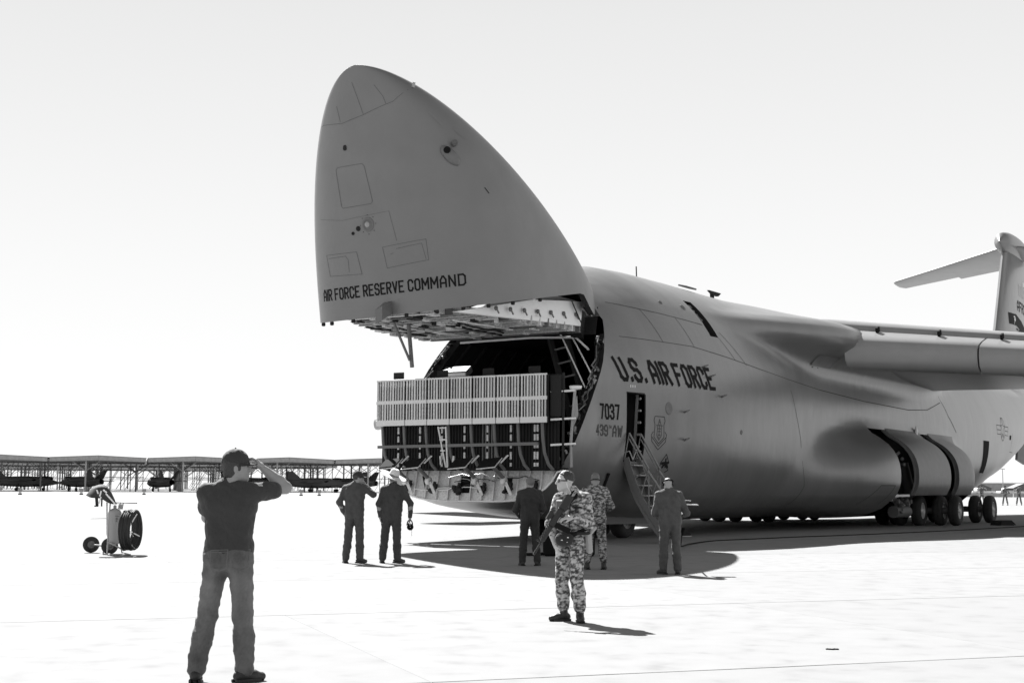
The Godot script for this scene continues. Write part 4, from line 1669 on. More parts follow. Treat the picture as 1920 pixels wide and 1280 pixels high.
	for i in 6:
		var z := -2.0 + 0.82 * i
		g = Geo.new()
		for k in 7:
			g.box(Vector3(-6.36 - 0.04 * rng.randf(), 1.32 + 0.24 * rng.randf() + absf(z) * 0.06, z + rng.randf_range(-0.1, 0.1)), Vector3(0.12, rng.randf_range(0.05, 0.13), rng.randf_range(0.04, 0.12)), Basis(Vector3(1, 0, 0), rng.randf()), 0.012)
		g.cyl(Vector3(-6.38, 1.28 + absf(z) * 0.06, z), Vector3(-6.38, 1.62 + absf(z) * 0.04, z + 0.08), 0.045, 8)
		part("lock_actuator", g, M.dark, low)
	for i in 8:
		var pts := []
		var v := rng.randf_range(1.45, 1.85)
		var z0 := rng.randf_range(-2.6, 1.4)
		for k in 7:
			pts.append(Vector3(-6.34 + 0.03 * rng.randf(), v + rng.randf_range(-0.06, 0.06), z0 + 0.22 * k))
		g = Geo.new()
		g.tube(pts, 0.013, 6)
		part("hose", g, [M.dark, M.steel, M.white][i % 3], low)
	# pipes and boxes on the frame of the opening
	var plumb := limb("frame_plumbing", plane)
	for sg in [1.0, -1.0]:
		for j in 7:
			var pts := []
			var va := rng.randf_range(2.2, 4.2)
			var vb := minf(va + rng.randf_range(0.8, 2.2), 5.7)
			for k in 9:
				var v := lerpf(va, vb, k / 8.0)
				var u := f_front(v)
				pts.append(Vector3(u - 0.04 - 0.05 * rng.randf(), v, (side_w(u, v) - 0.08 - 0.22 * rng.randf()) * sg))
			g = Geo.new()
			g.tube(pts, 0.012 + 0.012 * rng.randf(), 6)
			part("hose", g, [M.hose, M.dark, M.mid, M.dark][j % 4], plumb)
		for j in 26:
			var v := rng.randf_range(2.05, 5.8)
			var u := f_front(v)
			g = Geo.new()
			g.box(Vector3(u - 0.02, v, (side_w(u, v) - 0.08 - 0.2 * rng.randf()) * sg), Vector3(0.1, rng.randf_range(0.05, 0.16), rng.randf_range(0.04, 0.1)), Basis(Vector3(1, 0, 0), rng.randf_range(-0.5, 0.5)), 0.01)
			part("fitting", g, [M.dark, M.mid, M.black, M.steel][j % 4], plumb)
	# ladder and light rods inside on the port side
	var lad := limb("inner_ladder", plane)
	for z in [2.1, 2.65]:
		g = Geo.new()
		g.bar(Vector3(-3.3, 5.9, z - 1.35), Vector3(-4.4, 2.9, z + 0.15), 0.12, 0.16)
		part("ladder_rail", g, M.dark, lad)
	for k in 6:
		g = Geo.new()
		var t := 0.15 + 0.14 * k
		var o := Vector3(-3.3, 5.9, -1.35).lerp(Vector3(-4.4, 2.9, 0.15), t)
		g.bar(o + Vector3(-0.02, 0, 2.1), o + Vector3(-0.02, 0.1, 2.65), 0.05, 0.05)
		part("rung", g, M.mid, lad)
	for q in [[Vector3(-3.7, 6.0, 1.3), Vector3(-4.75, 4.1, 2.82)], [Vector3(-3.5, 6.0, 1.52), Vector3(-4.5, 4.68, 2.78)]]:
		g = Geo.new()
		g.cyl(q[0], q[1], 0.022, 8)
		part("rod", g, M.white, lad)
	g = Geo.new()
	g.tube([Vector3(-4.6, 5.7, -1.5), Vector3(-4.0, 5.8, 0.6), Vector3(-3.6, 5.78, 1.8), Vector3(-3.75, 5.4, 2.3)], 0.035, 8)
	part("sill_pipe", g, M.white, lad)
	g = Geo.new()
	var lp := Vector3(-4.1, 4.9, -1.95)
	g.box(lp, Vector3(0.34, 0.2, 0.92), Basis(Vector3(0, 0, 1), 0.6), 0.02)
	part("lamp_housing", g, M.mid, lad)
	g = Geo.new()
	g.box(lp + Vector3(-0.16, -0.09, 0), Vector3(0.05, 0.12, 0.84), Basis(), 0.02)
	part("lamp_tube", g, M.white, lad)

func prim_of(i: int) -> Material:
	return [M.dirty_white, M.primer, M.dirty_white, M.mid][i % 4]

# ---------------------------------------------------------------- wheels
func wheel(parent: Node, at: Vector3, r: float, wid: float, side: float, meshes: Dictionary) -> void:
	var key := "%.2f" % r
	if not meshes.has(key):
		var g := Geo.new()
		var a := Vector3(0, 0, 1)
		var h := wid * 0.5
		g.lathe(Vector3.ZERO, a, [Vector2(r * 0.52, -h * 0.8), Vector2(r * 0.62, -h * 0.98), Vector2(r * 0.8, -h), Vector2(r * 0.93, -h * 0.82), Vector2(r * 0.985, -h * 0.5), Vector2(r, -h * 0.25), Vector2(r, h * 0.25), Vector2(r * 0.985, h * 0.5), Vector2(r * 0.93, h * 0.82), Vector2(r * 0.8, h), Vector2(r * 0.62, h * 0.98), Vector2(r * 0.52, h * 0.8)], 40)
		for k in [-0.3, 0.0, 0.3]:
			g.lathe(Vector3(0, 0, k * h), a, [Vector2(r * 0.99, -0.02), Vector2(r + 0.006, -0.012), Vector2(r + 0.006, 0.012), Vector2(r * 0.99, 0.02)], 40)
		meshes[key] = g.mesh()
		g = Geo.new()
		g.lathe(Vector3.ZERO, a, [Vector2(r * 0.55, h * 0.82), Vector2(r * 0.52, h * 0.86), Vector2(r * 0.48, h * 0.6), Vector2(r * 0.42, h * 0.5), Vector2(r * 0.3, h * 0.52), Vector2(r * 0.22, h * 0.56), Vector2(0.003, h * 0.56)], 32, false)
		for k in 9:
			var t := TAU * k / 9.0
			g.cyl(Vector3(cos(t), sin(t), 0) * r * 0.36 + Vector3(0, 0, h * 0.5), Vector3(cos(t), sin(t), 0) * r * 0.36 + Vector3(0, 0, h * 0.6), 0.018, 8)
		meshes[key + "r"] = g.mesh()
		g = Geo.new()
		g.lathe(Vector3.ZERO, a, [Vector2(r * 0.16, h * 0.5), Vector2(r * 0.15, h * 0.85), Vector2(r * 0.09, h * 0.92), Vector2(0.003, h * 0.92)], 20)
		meshes[key + "h"] = g.mesh()
	var w := limb("wheel", parent)
	w.position = at
	if side < 0.0:
		w.rotation.y = PI
	put("tyre", meshes[key], M.tyre, w)
	put("rim", meshes[key + "r"], M.rim, w)
	put("hub", meshes[key + "h"], M.hub, w)

func build_gear() -> void:
	var ms := {}
	for w in [-1.4, -0.6, 0.6, 1.4]:
		wheel(plane, Vector3(0, 0.615, w), 0.615, 0.44, signf(w), ms)
	var g := Geo.new()
	g.cyl(Vector3(0, 0.615, -1.5), Vector3(0, 0.615, 1.5), 0.12, 12)
	g.cyl(Vector3(0, 0.6, 0), Vector3(-0.15, 1.6, 0), 0.2, 14)
	part("nose_strut", g, M.mid, plane)
	# dark nose gear door ahead of the wheels
	g = Geo.new()
	g.prism([Vector3(-2.2, 1.0, 1.75), Vector3(1.4, 1.0, 1.75), Vector3(1.3, 0.42, 1.85), Vector3(-2.0, 0.46, 1.85)], Vector3(0, 0, -0.06))
	part("nose_gear_door", g, M.under, plane)
	for sg in [1.0, -1.0]:
		for u in [20.8, 26.7]:
			for q in [[0.0, 3.72], [0.0, 4.5], [1.15, 2.6], [1.15, 3.2], [1.15, 5.08], [1.15, 5.72]]:
				wheel(plane, Vector3(u + q[0], 0.62, q[1] * sg), 0.62, 0.42, 1.0 if sg * (q[1] - 4.1) > 0 else -1.0, ms)
			g = Geo.new()
			g.cyl(Vector3(u, 0.62, 3.6 * sg), Vector3(u, 0.62, 4.6 * sg), 0.13, 12)
			g.cyl(Vector3(u + 1.15, 0.62, 2.5 * sg), Vector3(u + 1.15, 0.62, 5.8 * sg), 0.13, 12)
			g.bar(Vector3(u - 0.1, 0.66, 4.1 * sg), Vector3(u + 1.4, 0.66, 4.1 * sg), 0.4, 0.3, Vector3.UP, 0.05)
			g.cyl(Vector3(u + 0.6, 0.7, 4.1 * sg), Vector3(u + 0.5, 2.6, 3.7 * sg), 0.25, 16)
			part("bogie", g, M.mid, plane)
			if sg > 0:
				g = Geo.new()
				g.tube([Vector3(u + 2.0, 0.52, 4.95), Vector3(u + 2.2, 0.52, 5.0), Vector3(u + 3.2, 0.52, 5.0), Vector3(u + 3.9, 0.52, 4.9), Vector3(u + 4.3, 0.52, 4.5)], [0.22, 0.24, 0.24, 0.24, 0.18], 16)
				part("bogie_beam", g, M.mid, plane)
	# brake gear seen ahead of the front wheels
	g = Geo.new()
	g.cyl(Vector3(18.2, 0.6, 4.2), Vector3(19.6, 0.6, 4.35), 0.24, 14)
	for k in 16:
		g.box(Vector3(18.2 + rng.randf() * 1.4, 0.5 + rng.randf() * 0.55, 4.45 + rng.randf_range(-0.1, 0.1)), Vector3(rng.randf_range(0.08, 0.3), rng.randf_range(0.08, 0.2), 0.16), Basis(Vector3(0, 0, 1), rng.randf()), 0.02)
	g.cyl(Vector3(18.5, 0.6, 4.3), Vector3(18.3, 1.25, 4.2), 0.06, 8)
	g.cyl(Vector3(19.3, 0.6, 4.3), Vector3(19.5, 1.2, 4.2), 0.05, 8)
	part("brake_unit", g, M.mid, plane)
	g = Geo.new()
	g.bar(Vector3(17.9, 1.25, 3.9), Vector3(20.0, 0.75, 4.3), 0.14, 0.14, Vector3.UP, 0.02)
	g.bar(Vector3(17.4, 1.1, 3.6), Vector3(18.9, 1.25, 4.2), 0.08, 0.16)
	part("drag_brace", g, M.dirty_white, plane)

# ---------------------------------------------------------------- wing, slats, tail
func foil(le: Vector3, chord: float, thick: float, inc: float, back := 1.0) -> Array:
	var r := []
	for k in 29:
		var t := TAU * k / 28.0
		var x := 0.5 - 0.5 * cos(t)
		var y := 0.2969 * sqrt(x) - 0.126 * x - 0.3516 * x * x + 0.2843 * x * x * x - 0.1036 * x * x * x * x
		y *= thick * 5.0 * (1.0 if t < PI else -0.72)
		r.append(le + Vector3(x * chord * back, y * chord - inc * x * chord, 0))
	return r

func build_wing() -> void:
	for sg in [1.0, -1.0]:
		var rows := []
		for w in [3.2, 4.6, 8.0, 12.0, 18.0, 24.0, 30.0, 31.6]:
			var le := Vector3(13.1 + (w - 4.5) * 0.66, 7.42 - (w - 4.5) * 0.055, w * sg)
			var te := tab(w, [4.5, 12.0, 31.6], [26.2, 27.6, 35.5])
			rows.append(foil(le, te - le.x, tab(w, [4, 34], [0.125, 0.1]), 0.11))
		var g := Geo.new()
		g.sheet(rows, true)
		var tip := PackedVector3Array(rows[-1])
		var ids := PackedInt32Array()
		for k in range(1, tip.size() - 1):
			ids.append_array(PackedInt32Array([0, k, k + 1]))
		g.fan(tip, ids, Vector3(0, 0, sg))
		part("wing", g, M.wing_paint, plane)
		# drooped slats ahead of the leading edge
		for q in [[4.55, 8.62], [8.68, 14.0], [14.06, 20.0], [20.06, 26.0], [26.06, 31.0]]:
			var sl := limb("slat", plane)
			g = Geo.new()
			var o := []
			var n := 12
			for e in [0, 1]:
				var w: float = q[e]
				var sc := tab(w, [4.5, 33.0], [1.0, 0.55])
				var b := Vector3(13.0 + (w - 4.5) * 0.66, 6.98 - (w - 4.5) * 0.055, w * sg)
				var prof := [Vector2(0.5, 0.56), Vector2(-0.15, 0.42), Vector2(-0.8, 0.24), Vector2(-1.25, 0.06), Vector2(-1.42, -0.14), Vector2(-1.45, -0.45), Vector2(-1.36, -0.78), Vector2(-1.12, -1.0), Vector2(-0.7, -1.06), Vector2(-0.8, -0.8), Vector2(-0.8, -0.4), Vector2(-0.5, 0.05), Vector2(-0.1, 0.3)]
				o.append(prof.map(func(p): return b + Vector3(p.x * sc, p.y * sc, 0)))
			g.sheet(o, true)
			for e in [0, 1]:
				var cp := PackedVector3Array(o[e])
				var ci := PackedInt32Array()
				for k in 12:
					ci.append_array(PackedInt32Array([k, (k + 1) % 13, 12 - 0]))
				g.fan(cp, ci, Vector3(0, 0, -sg if e == 0 else sg))
			part("slat_skin", g, M.wing_paint, sl)
			for w in ([5.25, 7.2] if q[0] < 5 else [q[0] + 0.5, q[1] - 0.8]):
				g = Geo.new()
				var b := Vector3(12.85 + (w - 4.5) * 0.66, 7.5 - (w - 4.5) * 0.055, w * sg)
				g.box(b, Vector3(0.3, 0.2, 0.09), Basis(Vector3(0, 0, 1), 0.35), 0.01)
				part("slat_track", g, M.black, sl)
		# engine and pylon
		g = Geo.new()
		var c := Vector3(11.0, 4.3, 14.6 * sg)
		g.lathe(c, Vector3.RIGHT, [Vector2(1.05, 0.5), Vector2(1.15, 0.06), Vector2(1.25, 0.0), Vector2(1.36, 0.12), Vector2(1.46, 1.0), Vector2(1.4, 2.6), Vector2(1.2, 3.4), Vector2(0.9, 3.6), Vector2(0.85, 4.8), Vector2(0.6, 6.0), Vector2(0.02, 6.6)], 32)
		g.prism([c + Vector3(2.0, 1.3, -0.15), c + Vector3(6.2, 0.9, -0.15), c + Vector3(9.5, 2.4, -0.15), c + Vector3(7.0, 2.7, -0.15)], Vector3(0, 0, 0.3))
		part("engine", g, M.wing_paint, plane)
		g = Geo.new()
		g.lathe(c + Vector3(0.5, 0, 0), Vector3.RIGHT, [Vector2(1.05, 0), Vector2(0.4, 0.1), Vector2(0.3, -0.1), Vector2(0.01, -0.4)], 32)
		part("engine_fan", g, M.dark, plane)
	# fin
	var rows := []
	for q in [[7.4, 52.2, 63.5, 0.11], [12.0, 54.95, 64.0, 0.1], [17.3, 57.7, 64.6, 0.1]]:
		var r := []
		var chord: float = q[2] - q[1]
		for p in foil(Vector3.ZERO, chord, q[3], 0.0):
			r.append(Vector3(q[1] + p.x, q[0], p.y * (1.0 if p.y > 0 else 1.38)))
		rows.append(r)
	var g := Geo.new()
	g.sheet(rows, true)
	var fin := part("tail_fin", g, M.skin_paint, plane)
	g = Geo.new()
	rows = []
	for i in 17:
		var t := i / 16.0
		var x := lerpf(56.6, 67.0, t)
		var rr := 0.92 * pow(sin(PI * clampf(pow(t, 0.62), 0.0, 1.0)), 0.6) + 0.004
		var row := []
		for k in 20:
			var a := TAU * k / 20.0
			row.append(Vector3(x, 17.85 + rr * (1.0 if sin(a) > 0 else 0.75) * sin(a), rr * 0.72 * cos(a)))
		rows.append(row)
	g.sheet(rows, true)
	part("tail_bullet", g, M.skin_paint, plane)
	for sg in [1.0, -1.0]:
		rows = []
		for q in [[0.3, 58.6, 5.6], [5.2, 63.0, 4.3], [5.25, 63.05, 3.7], [10.1, 67.3, 2.5], [10.5, 68.0, 1.6]]:
			rows.append(foil(Vector3(q[1], 17.75 - q[0] * 0.05, q[0] * sg), q[2], 0.09, 0.1))
		g = Geo.new()
		g.sheet(rows, true)
		var tip := PackedVector3Array(rows[-1])
		var ids := PackedInt32Array()
		for k in range(1, tip.size() - 1):
			ids.append_array(PackedInt32Array([0, k, k + 1]))
		g.fan(tip, ids, Vector3(0, 0, sg))
		part("tailplane", g, M.skin_paint, plane)
	# marks on the fin
	var le := func(v: float) -> float: return lerpf(54.95, 57.7, (v - 12.0) / 5.3)
	var on := func(u: float, v: float) -> Vector3:
		var c := lerpf(9.05, 6.9, (v - 12.0) / 5.3)
		var x: float = clampf((u - le.call(v)) / c, 0.001, 1.0)
		var y := 0.2969 * sqrt(x) - 0.126 * x - 0.3516 * x * x + 0.2843 * x * x * x - 0.1036 * x * x * x * x
		return Vector3(u, v, y * 0.5 * c)
	letters("fin_lettering", "AFRC", M.letter, fin, on, 59.6, 63.0, 13.55, 13.55, 0.62, 0.14, 0.0, 1.4)
	letters("fin_number", "70037", M.letter, fin, on, 59.0, 63.6, 11.7, 11.7, 0.5, 0.12, 0.0, 1.4)
	g = Geo.new()
	stroke(g, on, [poly([57.2, 12.75, 59.0, 12.8, 61.0, 12.55, 64.0, 12.0])], 0.75, 0.01, 0.4)
	part("fin_band", g, M.letter, fin)
	letters("fin_banner", "WESTOVER", M.white_letter, fin, on, 59.7, 64.0, 12.48, 11.9, 0.42, 0.11, 0.0, 1.2)
	outline("fin_crest", [[58.2, 12.95, 58.5, 12.98, 58.75, 12.85, 58.6, 12.7, 58.4, 12.75, 58.35, 12.5], [58.3, 12.85, 58.7, 12.75]], on, 0.09, M.white_letter, fin, 0.02)
	for k in 6:
		outline("flag_stripe", [[60.5 + 0.42 * k, 14.7, 60.6 + 0.42 * k, 15.35]], on, 0.18, M.white_letter, fin, 0.012)
	outline("flag_field", [[62.2, 15.6, 63.4, 15.7]], on, 0.3, M.white_letter, fin, 0.012)

# ---------------------------------------------------------------- crew stair
func build_stair() -> void:
	var st := limb("crew_stair", plane)
	var u0: float = DOOR[0] + 0.06
	var u1: float = DOOR[1] - 0.06
	var curve := [Vector2(3.1, 2.3), Vector2(3.2, 2.0), Vector2(3.32, 1.65), Vector2(3.5, 1.25), Vector2(3.75, 0.85), Vector2(4.05, 0.45), Vector2(4.28, 0.2)]
	var g := Geo.new()
	var rows := []
	for p in curve:
		rows.append([Vector3(u0, p.y - 0.1, p.x - 0.08), Vector3(u1, p.y - 0.1, p.x - 0.08)])
	var r2 := []
	for p in curve:
		r2.append([Vector3(u0, p.y - 0.03, p.x - 0.02), Vector3(u1, p.y - 0.03, p.x - 0.02)])
	g.sheet(rows)
	g.sheet(r2)
	for e in 2:
		g.sheet([rows.map(func(q): return q[e]), r2.map(func(q): return q[e])])
	part("door_panel", g, M.paint_grey, st)
	for u in [u0, u1]:
		g = Geo.new()
		var pts := []
		for p in curve:
			pts.append(Vector3(u, p.y + 0.06, p.x + 0.04))
		for k in pts.size() - 1:
			g.bar(pts[k], pts[k + 1], 0.05, 0.16, Vector3(0, 1, 1).normalized())
		part("stringer", g, M.mid, st)
	for k in 7:
		g = Geo.new()
		var t := (k + 0.5) / 7.0
		var p := Vector2(tab(t, [0.0, 0.2, 0.5, 1.0], [3.12, 3.24, 3.55, 4.3]), lerpf(2.22, 0.25, t))
		g.box(Vector3((u0 + u1) * 0.5, p.y + 0.07, p.x + 0.1), Vector3(u1 - u0 - 0.06, 0.035, 0.22), Basis(), 0.01)
		part("tread", g, M.steel, st)
	for u in [u0, u1]:
		g = Geo.new()
		var a := Vector3(u, 3.05, 3.24)
		var b := Vector3(u, 2.05, 3.84)
		var c := Vector3(u, 1.15, 4.44)
		g.tube([a, b], 0.028, 8)
		g.tube([a + Vector3(0, -0.16, 0), b + Vector3(0, -0.16, 0)], 0.02, 8)
		g.tube([b + Vector3(0, -0.06, -0.02), c], 0.032, 8)
		part("handrail", g, M.rail, st)
		g = Geo.new()
		for q in [[b, Vector3(u, 1.75, 3.34)], [b, Vector3(u, 1.3, 3.59)], [b + Vector3(0, -0.1, 0), Vector3(u, 0.95, 3.84)], [c, Vector3(u, 0.7, 3.99)], [a, Vector3(u, 2.35, 3.09)]]:
			g.tube([q[0], q[1]], 0.018, 6)
		part("rail_brace", g, M.rail, st)
	g = Geo.new()
	g.tube([Vector3(u0 + 0.05, 2.5, 3.04), Vector3(u0 + 0.1, 2.55, 3.19), Vector3(u0 + 0.12, 2.3, 3.29)], 0.02, 6)
	g.tube([Vector3(u1 - 0.35, 2.3, 3.14), Vector3(u1 - 0.25, 2.62, 3.24), Vector3(u1 - 0.1, 2.55, 3.29)], 0.02, 6)
	part("hand_loop", g, M.steel, st)

func build_plane() -> void:
	plane = thing("cargo_plane", "huge grey military cargo plane with raised nose visor and folded front ramp", "cargo plane", Vector3(2.2, 0, -44.0), deg_to_rad(58.0))
	build_fuselage()
	build_markings()
	build_visor()
	build_ramp()
	build_gear()
	build_wing()
	build_stair()

# ---------------------------------------------------------------- people of the photograph
func strap_round(root: Node3D, called: String, m: Material, y: float, r: float, thick: float, from := 0.0, to := TAU, back := 0.012) -> void:
	var hc: Vector3 = root.get_meta("hc")
	var HB: Basis = root.get_meta("hb")
	var g := Geo.new()
	var pts := []
	for k in 21:
		var t := lerpf(from, to, k / 20.0)
		pts.append(hc + HB * Vector3(cos(t) * r * 0.83, y, sin(t) * r + back))
	g.tube(pts, thick, 8)
	part(called, g, m, root)

func build_people() -> void:
	# foreground man adjusting his cap
	var jean := func(p: Vector3) -> Color:
		var n := fold.get_noise_3d(p.x * 6, p.y * 4, p.z * 6)
		var fine := fold.get_noise_3d(p.x * 60, p.y * 30, p.z * 60)
		return lin(clampf(0.09 + 0.04 * n + 0.02 * fine + 0.04 * smoothstep(0.35, 0.6, p.y) * (1.0 - smoothstep(0.68, 0.9, p.y)), 0.03, 0.2))
	var fg := person("man in dark tee and jeans gripping his cap brim, back turned, nearest the camera", Vector3(-2.28, 0, -11.34), 1.035, {
		"fwd": Vector3(0.12, 0, -1), "look": Vector3(1, 0.02, -0.22), "outfit": "tee", "cell": 0.012, "fine": 0.0055, "fine_hand": 0.004,
		"feet": [Vector3(0.17, 0, 0.0), Vector3(-0.2, 0, 0.0)], "toes": [Vector3(0.75, 0, -0.6), Vector3(-0.15, 0, -1)], "hip": Vector3(0.045, 0, 0), "lean": Vector3(-0.005, 0, -0.01), "head": Vector3(0.045, 0.0, 0.0),
		"arms": {"r": [Vector3(0.435, 1.475, -0.16), Vector3(0.262, 1.625, -0.1), Vector3(-0.62, 0.75, 0.12), Vector3(-0.72, -0.62, 0.1), 0.75, Vector3(-0.2, -0.3, 0.9)], "l": [Vector3(-0.2, 1.24, -0.27), Vector3(-0.02, 1.44, -0.36), Vector3(0.4, 0.9, 0), Vector3(0, 0, 1), 0.5]},
		"cloth": lin(0.033), "legs": jean, "folds": 0.013, "fold_freq": Vector3(6, 8, 6), "hair": "dark", "hair_thick": 0.01, "hair_low": -0.085, "hat": true, "hair_front": -0.03, "skin": 0.33, "knee": [0.02, 0.03]})
	cap_hat(fg, fg.get_meta("hc"), fg.get_meta("hb"), 0.03, 0.006)
	var g := Geo.new()
	# jeans' hip pockets, waistband and belt loops: raised seams
	for s in [[0.105, 0.0], [-0.05, 0.0]]:
		var cx: float = 0.03 + s[0]
		var on := func(a: float, b: float) -> Vector3:
			var x := a - 0.03
			return Vector3(a, b, 0.155 - x * x * 2.2 - absf(b - 0.93) * 0.25)
		stroke(g, on, [poly([cx - 0.065, 1.0, cx + 0.07, 1.005, cx + 0.065, 0.87, cx + 0.005, 0.845, cx - 0.055, 0.87, cx - 0.065, 1.0]), poly([cx - 0.065, 0.985, cx + 0.07, 0.99])], 0.006, 0.004, 0.03)
	g.col = lin(0.16)
	for k in g.c.size():
		g.c[k] = lin(0.11)
	part("pocket_stitching", g, M.cloth, fg)
	# soldier with rifle
	var camo := func(p: Vector3) -> Color: return camo_colour(p)
	var so := person("soldier in camouflage with sunglasses, rifle across chest, looking to the left", Vector3(0.74, 0, -16.48), 0.985, {
		"fwd": Vector3(-0.5, 0, 0.87), "look": Vector3(-1, 0.02, 0.2), "outfit": "camo", "cell": 0.0125, "fine": 0.006, "fine_hand": 0.0045,
		"feet": [Vector3(-0.13, 0, -0.1), Vector3(0.06, 0, 0.06)], "toes": [Vector3(-0.95, 0, 0.3), Vector3(0.05, 0, 1)], "hip": Vector3(-0.02, 0, 0), "lean": Vector3(0.03, 0, 0), "head": Vector3(-0.08, 0, 0.0),
		"arms": {"r": [Vector3(-0.29, 1.13, -0.06), Vector3(-0.235, 0.9, 0.08), Vector3(0.3, -0.9, 0.15), Vector3(0.9, 0.2, -0.2), 0.6, Vector3(0, 0, 1)], "l": [Vector3(0.185, 1.12, 0.03), Vector3(-0.03, 1.215, 0.26), Vector3(-0.95, 0.05, 0.1), Vector3(-0.1, -0.8, -0.5), 0.7, Vector3(-0.2, 0.4, 0.8)]},
		"cloth": camo, "legs": camo, "fat": 0.92, "folds": 0.011, "fold_freq": Vector3(7, 8, 7), "hair": "dark", "hair_thick": 0.004, "hair_low": 0.0, "hair_front": -0.04, "skin": 0.6, "knee": [0.03, 0.04]})
	strap_round(so, "sunglasses", M.black, 0.006, 0.098, 0.006, PI * 1.02, TAU * 0.99)
	var hc: Vector3 = so.get_meta("hc")
	var HB: Basis = so.get_meta("hb")
	for s in [-1.0, 1.0]:
		g = Geo.new()
		g.ellipsoid(hc + HB * Vector3(0.034 * s, 0.0, -0.09), Vector3(0.03, 0.021, 0.008), 12, 8, HB)
		part("lens", g, M.glass, so)
	g = Geo.new()
	g.tube([hc + HB * Vector3(-0.078, -0.02, 0.0), hc + HB * Vector3(-0.074, -0.07, 0.01), hc + HB * Vector3(-0.06, -0.12, 0.05), hc + HB * Vector3(-0.05, -0.17, 0.06)], 0.004, 6)
	part("earpiece_cord", g, M.white, so)
	g = Geo.new()
	nets(g, [ell(Vector3(-0.13, 0.97, 0.17), Vector3(0.115, 0.075, 0.05), Basis(Vector3.UP, -0.35), 0.01), ell(Vector3(-0.13, 0.93, 0.18), Vector3(0.09, 0.05, 0.05), Basis(Vector3.UP, -0.35), 0.03)], 0.01, lin(0.02), 0.006, Vector3(14, 14, 14))
	var wp := part("waist_pack", g, M.cloth, so)
	g = Geo.new()
	g.bar(Vector3(-0.05, 1.0, 0.2), Vector3(0.14, 1.09, 0.06), 0.012, 0.045)
	g.bar(Vector3(-0.22, 0.98, 0.12), Vector3(-0.2, 1.02, -0.05), 0.012, 0.045)
	part("strap", g, M.black, wp)
	g = Geo.new()
	for q in [[-0.16, 0.955], [-0.09, 0.985], [-0.1, 0.93]]:
		g.box(Vector3(q[0], q[1], 0.232), Vector3(0.022, 0.01, 0.008), Basis(), 0.003)
	part("buckle", g, M.white, wp)
	g = Geo.new()
	g.box(Vector3(0.165, 0.92, 0.05), Vector3(0.075, 0.26, 0.1), Basis(Vector3(0, 0, 1), 0.08), 0.025)
	g.box(Vector3(0.21, 1.06, 0.06), Vector3(0.04, 0.12, 0.05), Basis(Vector3(0, 0, 1), -0.7), 0.012)
	part("holster", g, M.hose, so)
	g = Geo.new()
	g.box(Vector3(-0.18, 1.36, 0.16), Vector3(0.1, 0.12, 0.05), Basis(Vector3.UP, -0.5), 0.015)
	part("chest_pouch", g, M.mid, so)
	g = Geo.new()
	g.box(Vector3(0.205, 1.3, 0.055), Vector3(0.012, 0.07, 0.06), Basis(Vector3.UP, 0.6), 0.004)
	part("arm_patch", g, M.dark, so)
	g = Geo.new()
	g.tube([Vector3(0.05, 1.52, 0.0), Vector3(0.0, 1.45, 0.13), Vector3(-0.1, 1.36, 0.19)], 0.018, 6)
	part("sling", g, M.black, so)
	g = Geo.new()
	g.tube([Vector3(-0.045, 1.46, 0.1), Vector3(-0.06, 1.38, 0.135), Vector3(-0.065, 1.25, 0.142), Vector3(-0.07, 1.1, 0.14)], 0.008, 6)
	part("front_zip", g, M.dark, so)
	g = Geo.new()
	for q in [Vector3(-0.13, 1.33, 0.1), Vector3(0.03, 1.33, 0.15)]:
		g = Geo.new()
		g.box(q, Vector3(0.1, 0.022, 0.012), Basis(Vector3.UP, -0.5), 0.003)
		part("name_tape", g, M.dark, so)
	g = Geo.new()
	var belt := []
	for k in 25:
		var e := TAU * k / 24.0
		belt.append(Vector3(0.0, 1.03, 0.0) + Vector3(0.87, 0, 0.5) * 0.185 * cos(e) + Vector3(-0.5, 0, 0.87) * 0.128 * sin(e))
	g.tube(belt, 0.018, 8, false)
	part("belt", g, M.dark, so)
	build_rifle(Vector3(0.74, 0, -16.48))
	# aircrew and others by the nose
	var suit := func(tone: float) -> Callable:
		return func(p: Vector3) -> Color:
			return lin(tone * (1.0 + 0.25 * fold.get_noise_3d(p.x * 9, p.y * 7, p.z * 9)))
	var a := person("airman in dark flight suit and cap, hand raised to his face, leftmost of the group", Vector3(-3.16, 0, -28.57), 1.04, {
		"fwd": Vector3(0.25, 0, -1), "look": Vector3(1, -0.05, -0.35), "outfit": "suit", "cell": 0.017,
		"feet": [Vector3(0.12, 0, 0), Vector3(-0.15, 0, 0.02)], "toes": [Vector3(0.6, 0, -0.6), Vector3(-0.3, 0, -1)], "hip": Vector3(0.02, 0, 0), "head": Vector3(0.06, 0, 0),
		"arms": {"r": [Vector3(0.36, 1.31, -0.1), Vector3(0.2, 1.48, -0.17), Vector3(-0.4, 0.9, 0), Vector3(-0.7, -0.3, 0), 0.6, Vector3(0, 0.2, 1)], "l": [Vector3(-0.29, 1.17, 0.03), Vector3(-0.2, 0.95, -0.06), Vector3(0.3, -0.9, -0.2), Vector3(1, 0, 0), 0.3, Vector3(0, 0, -1)]},
		"cloth": suit.call(0.05), "folds": 0.012, "hat": true, "hair": "dark", "hair_low": -0.06, "skin": 0.32, "cuff": 0.0})
	cap_hat(a, a.get_meta("hc"), a.get_meta("hb"), 0.02, 0.009)
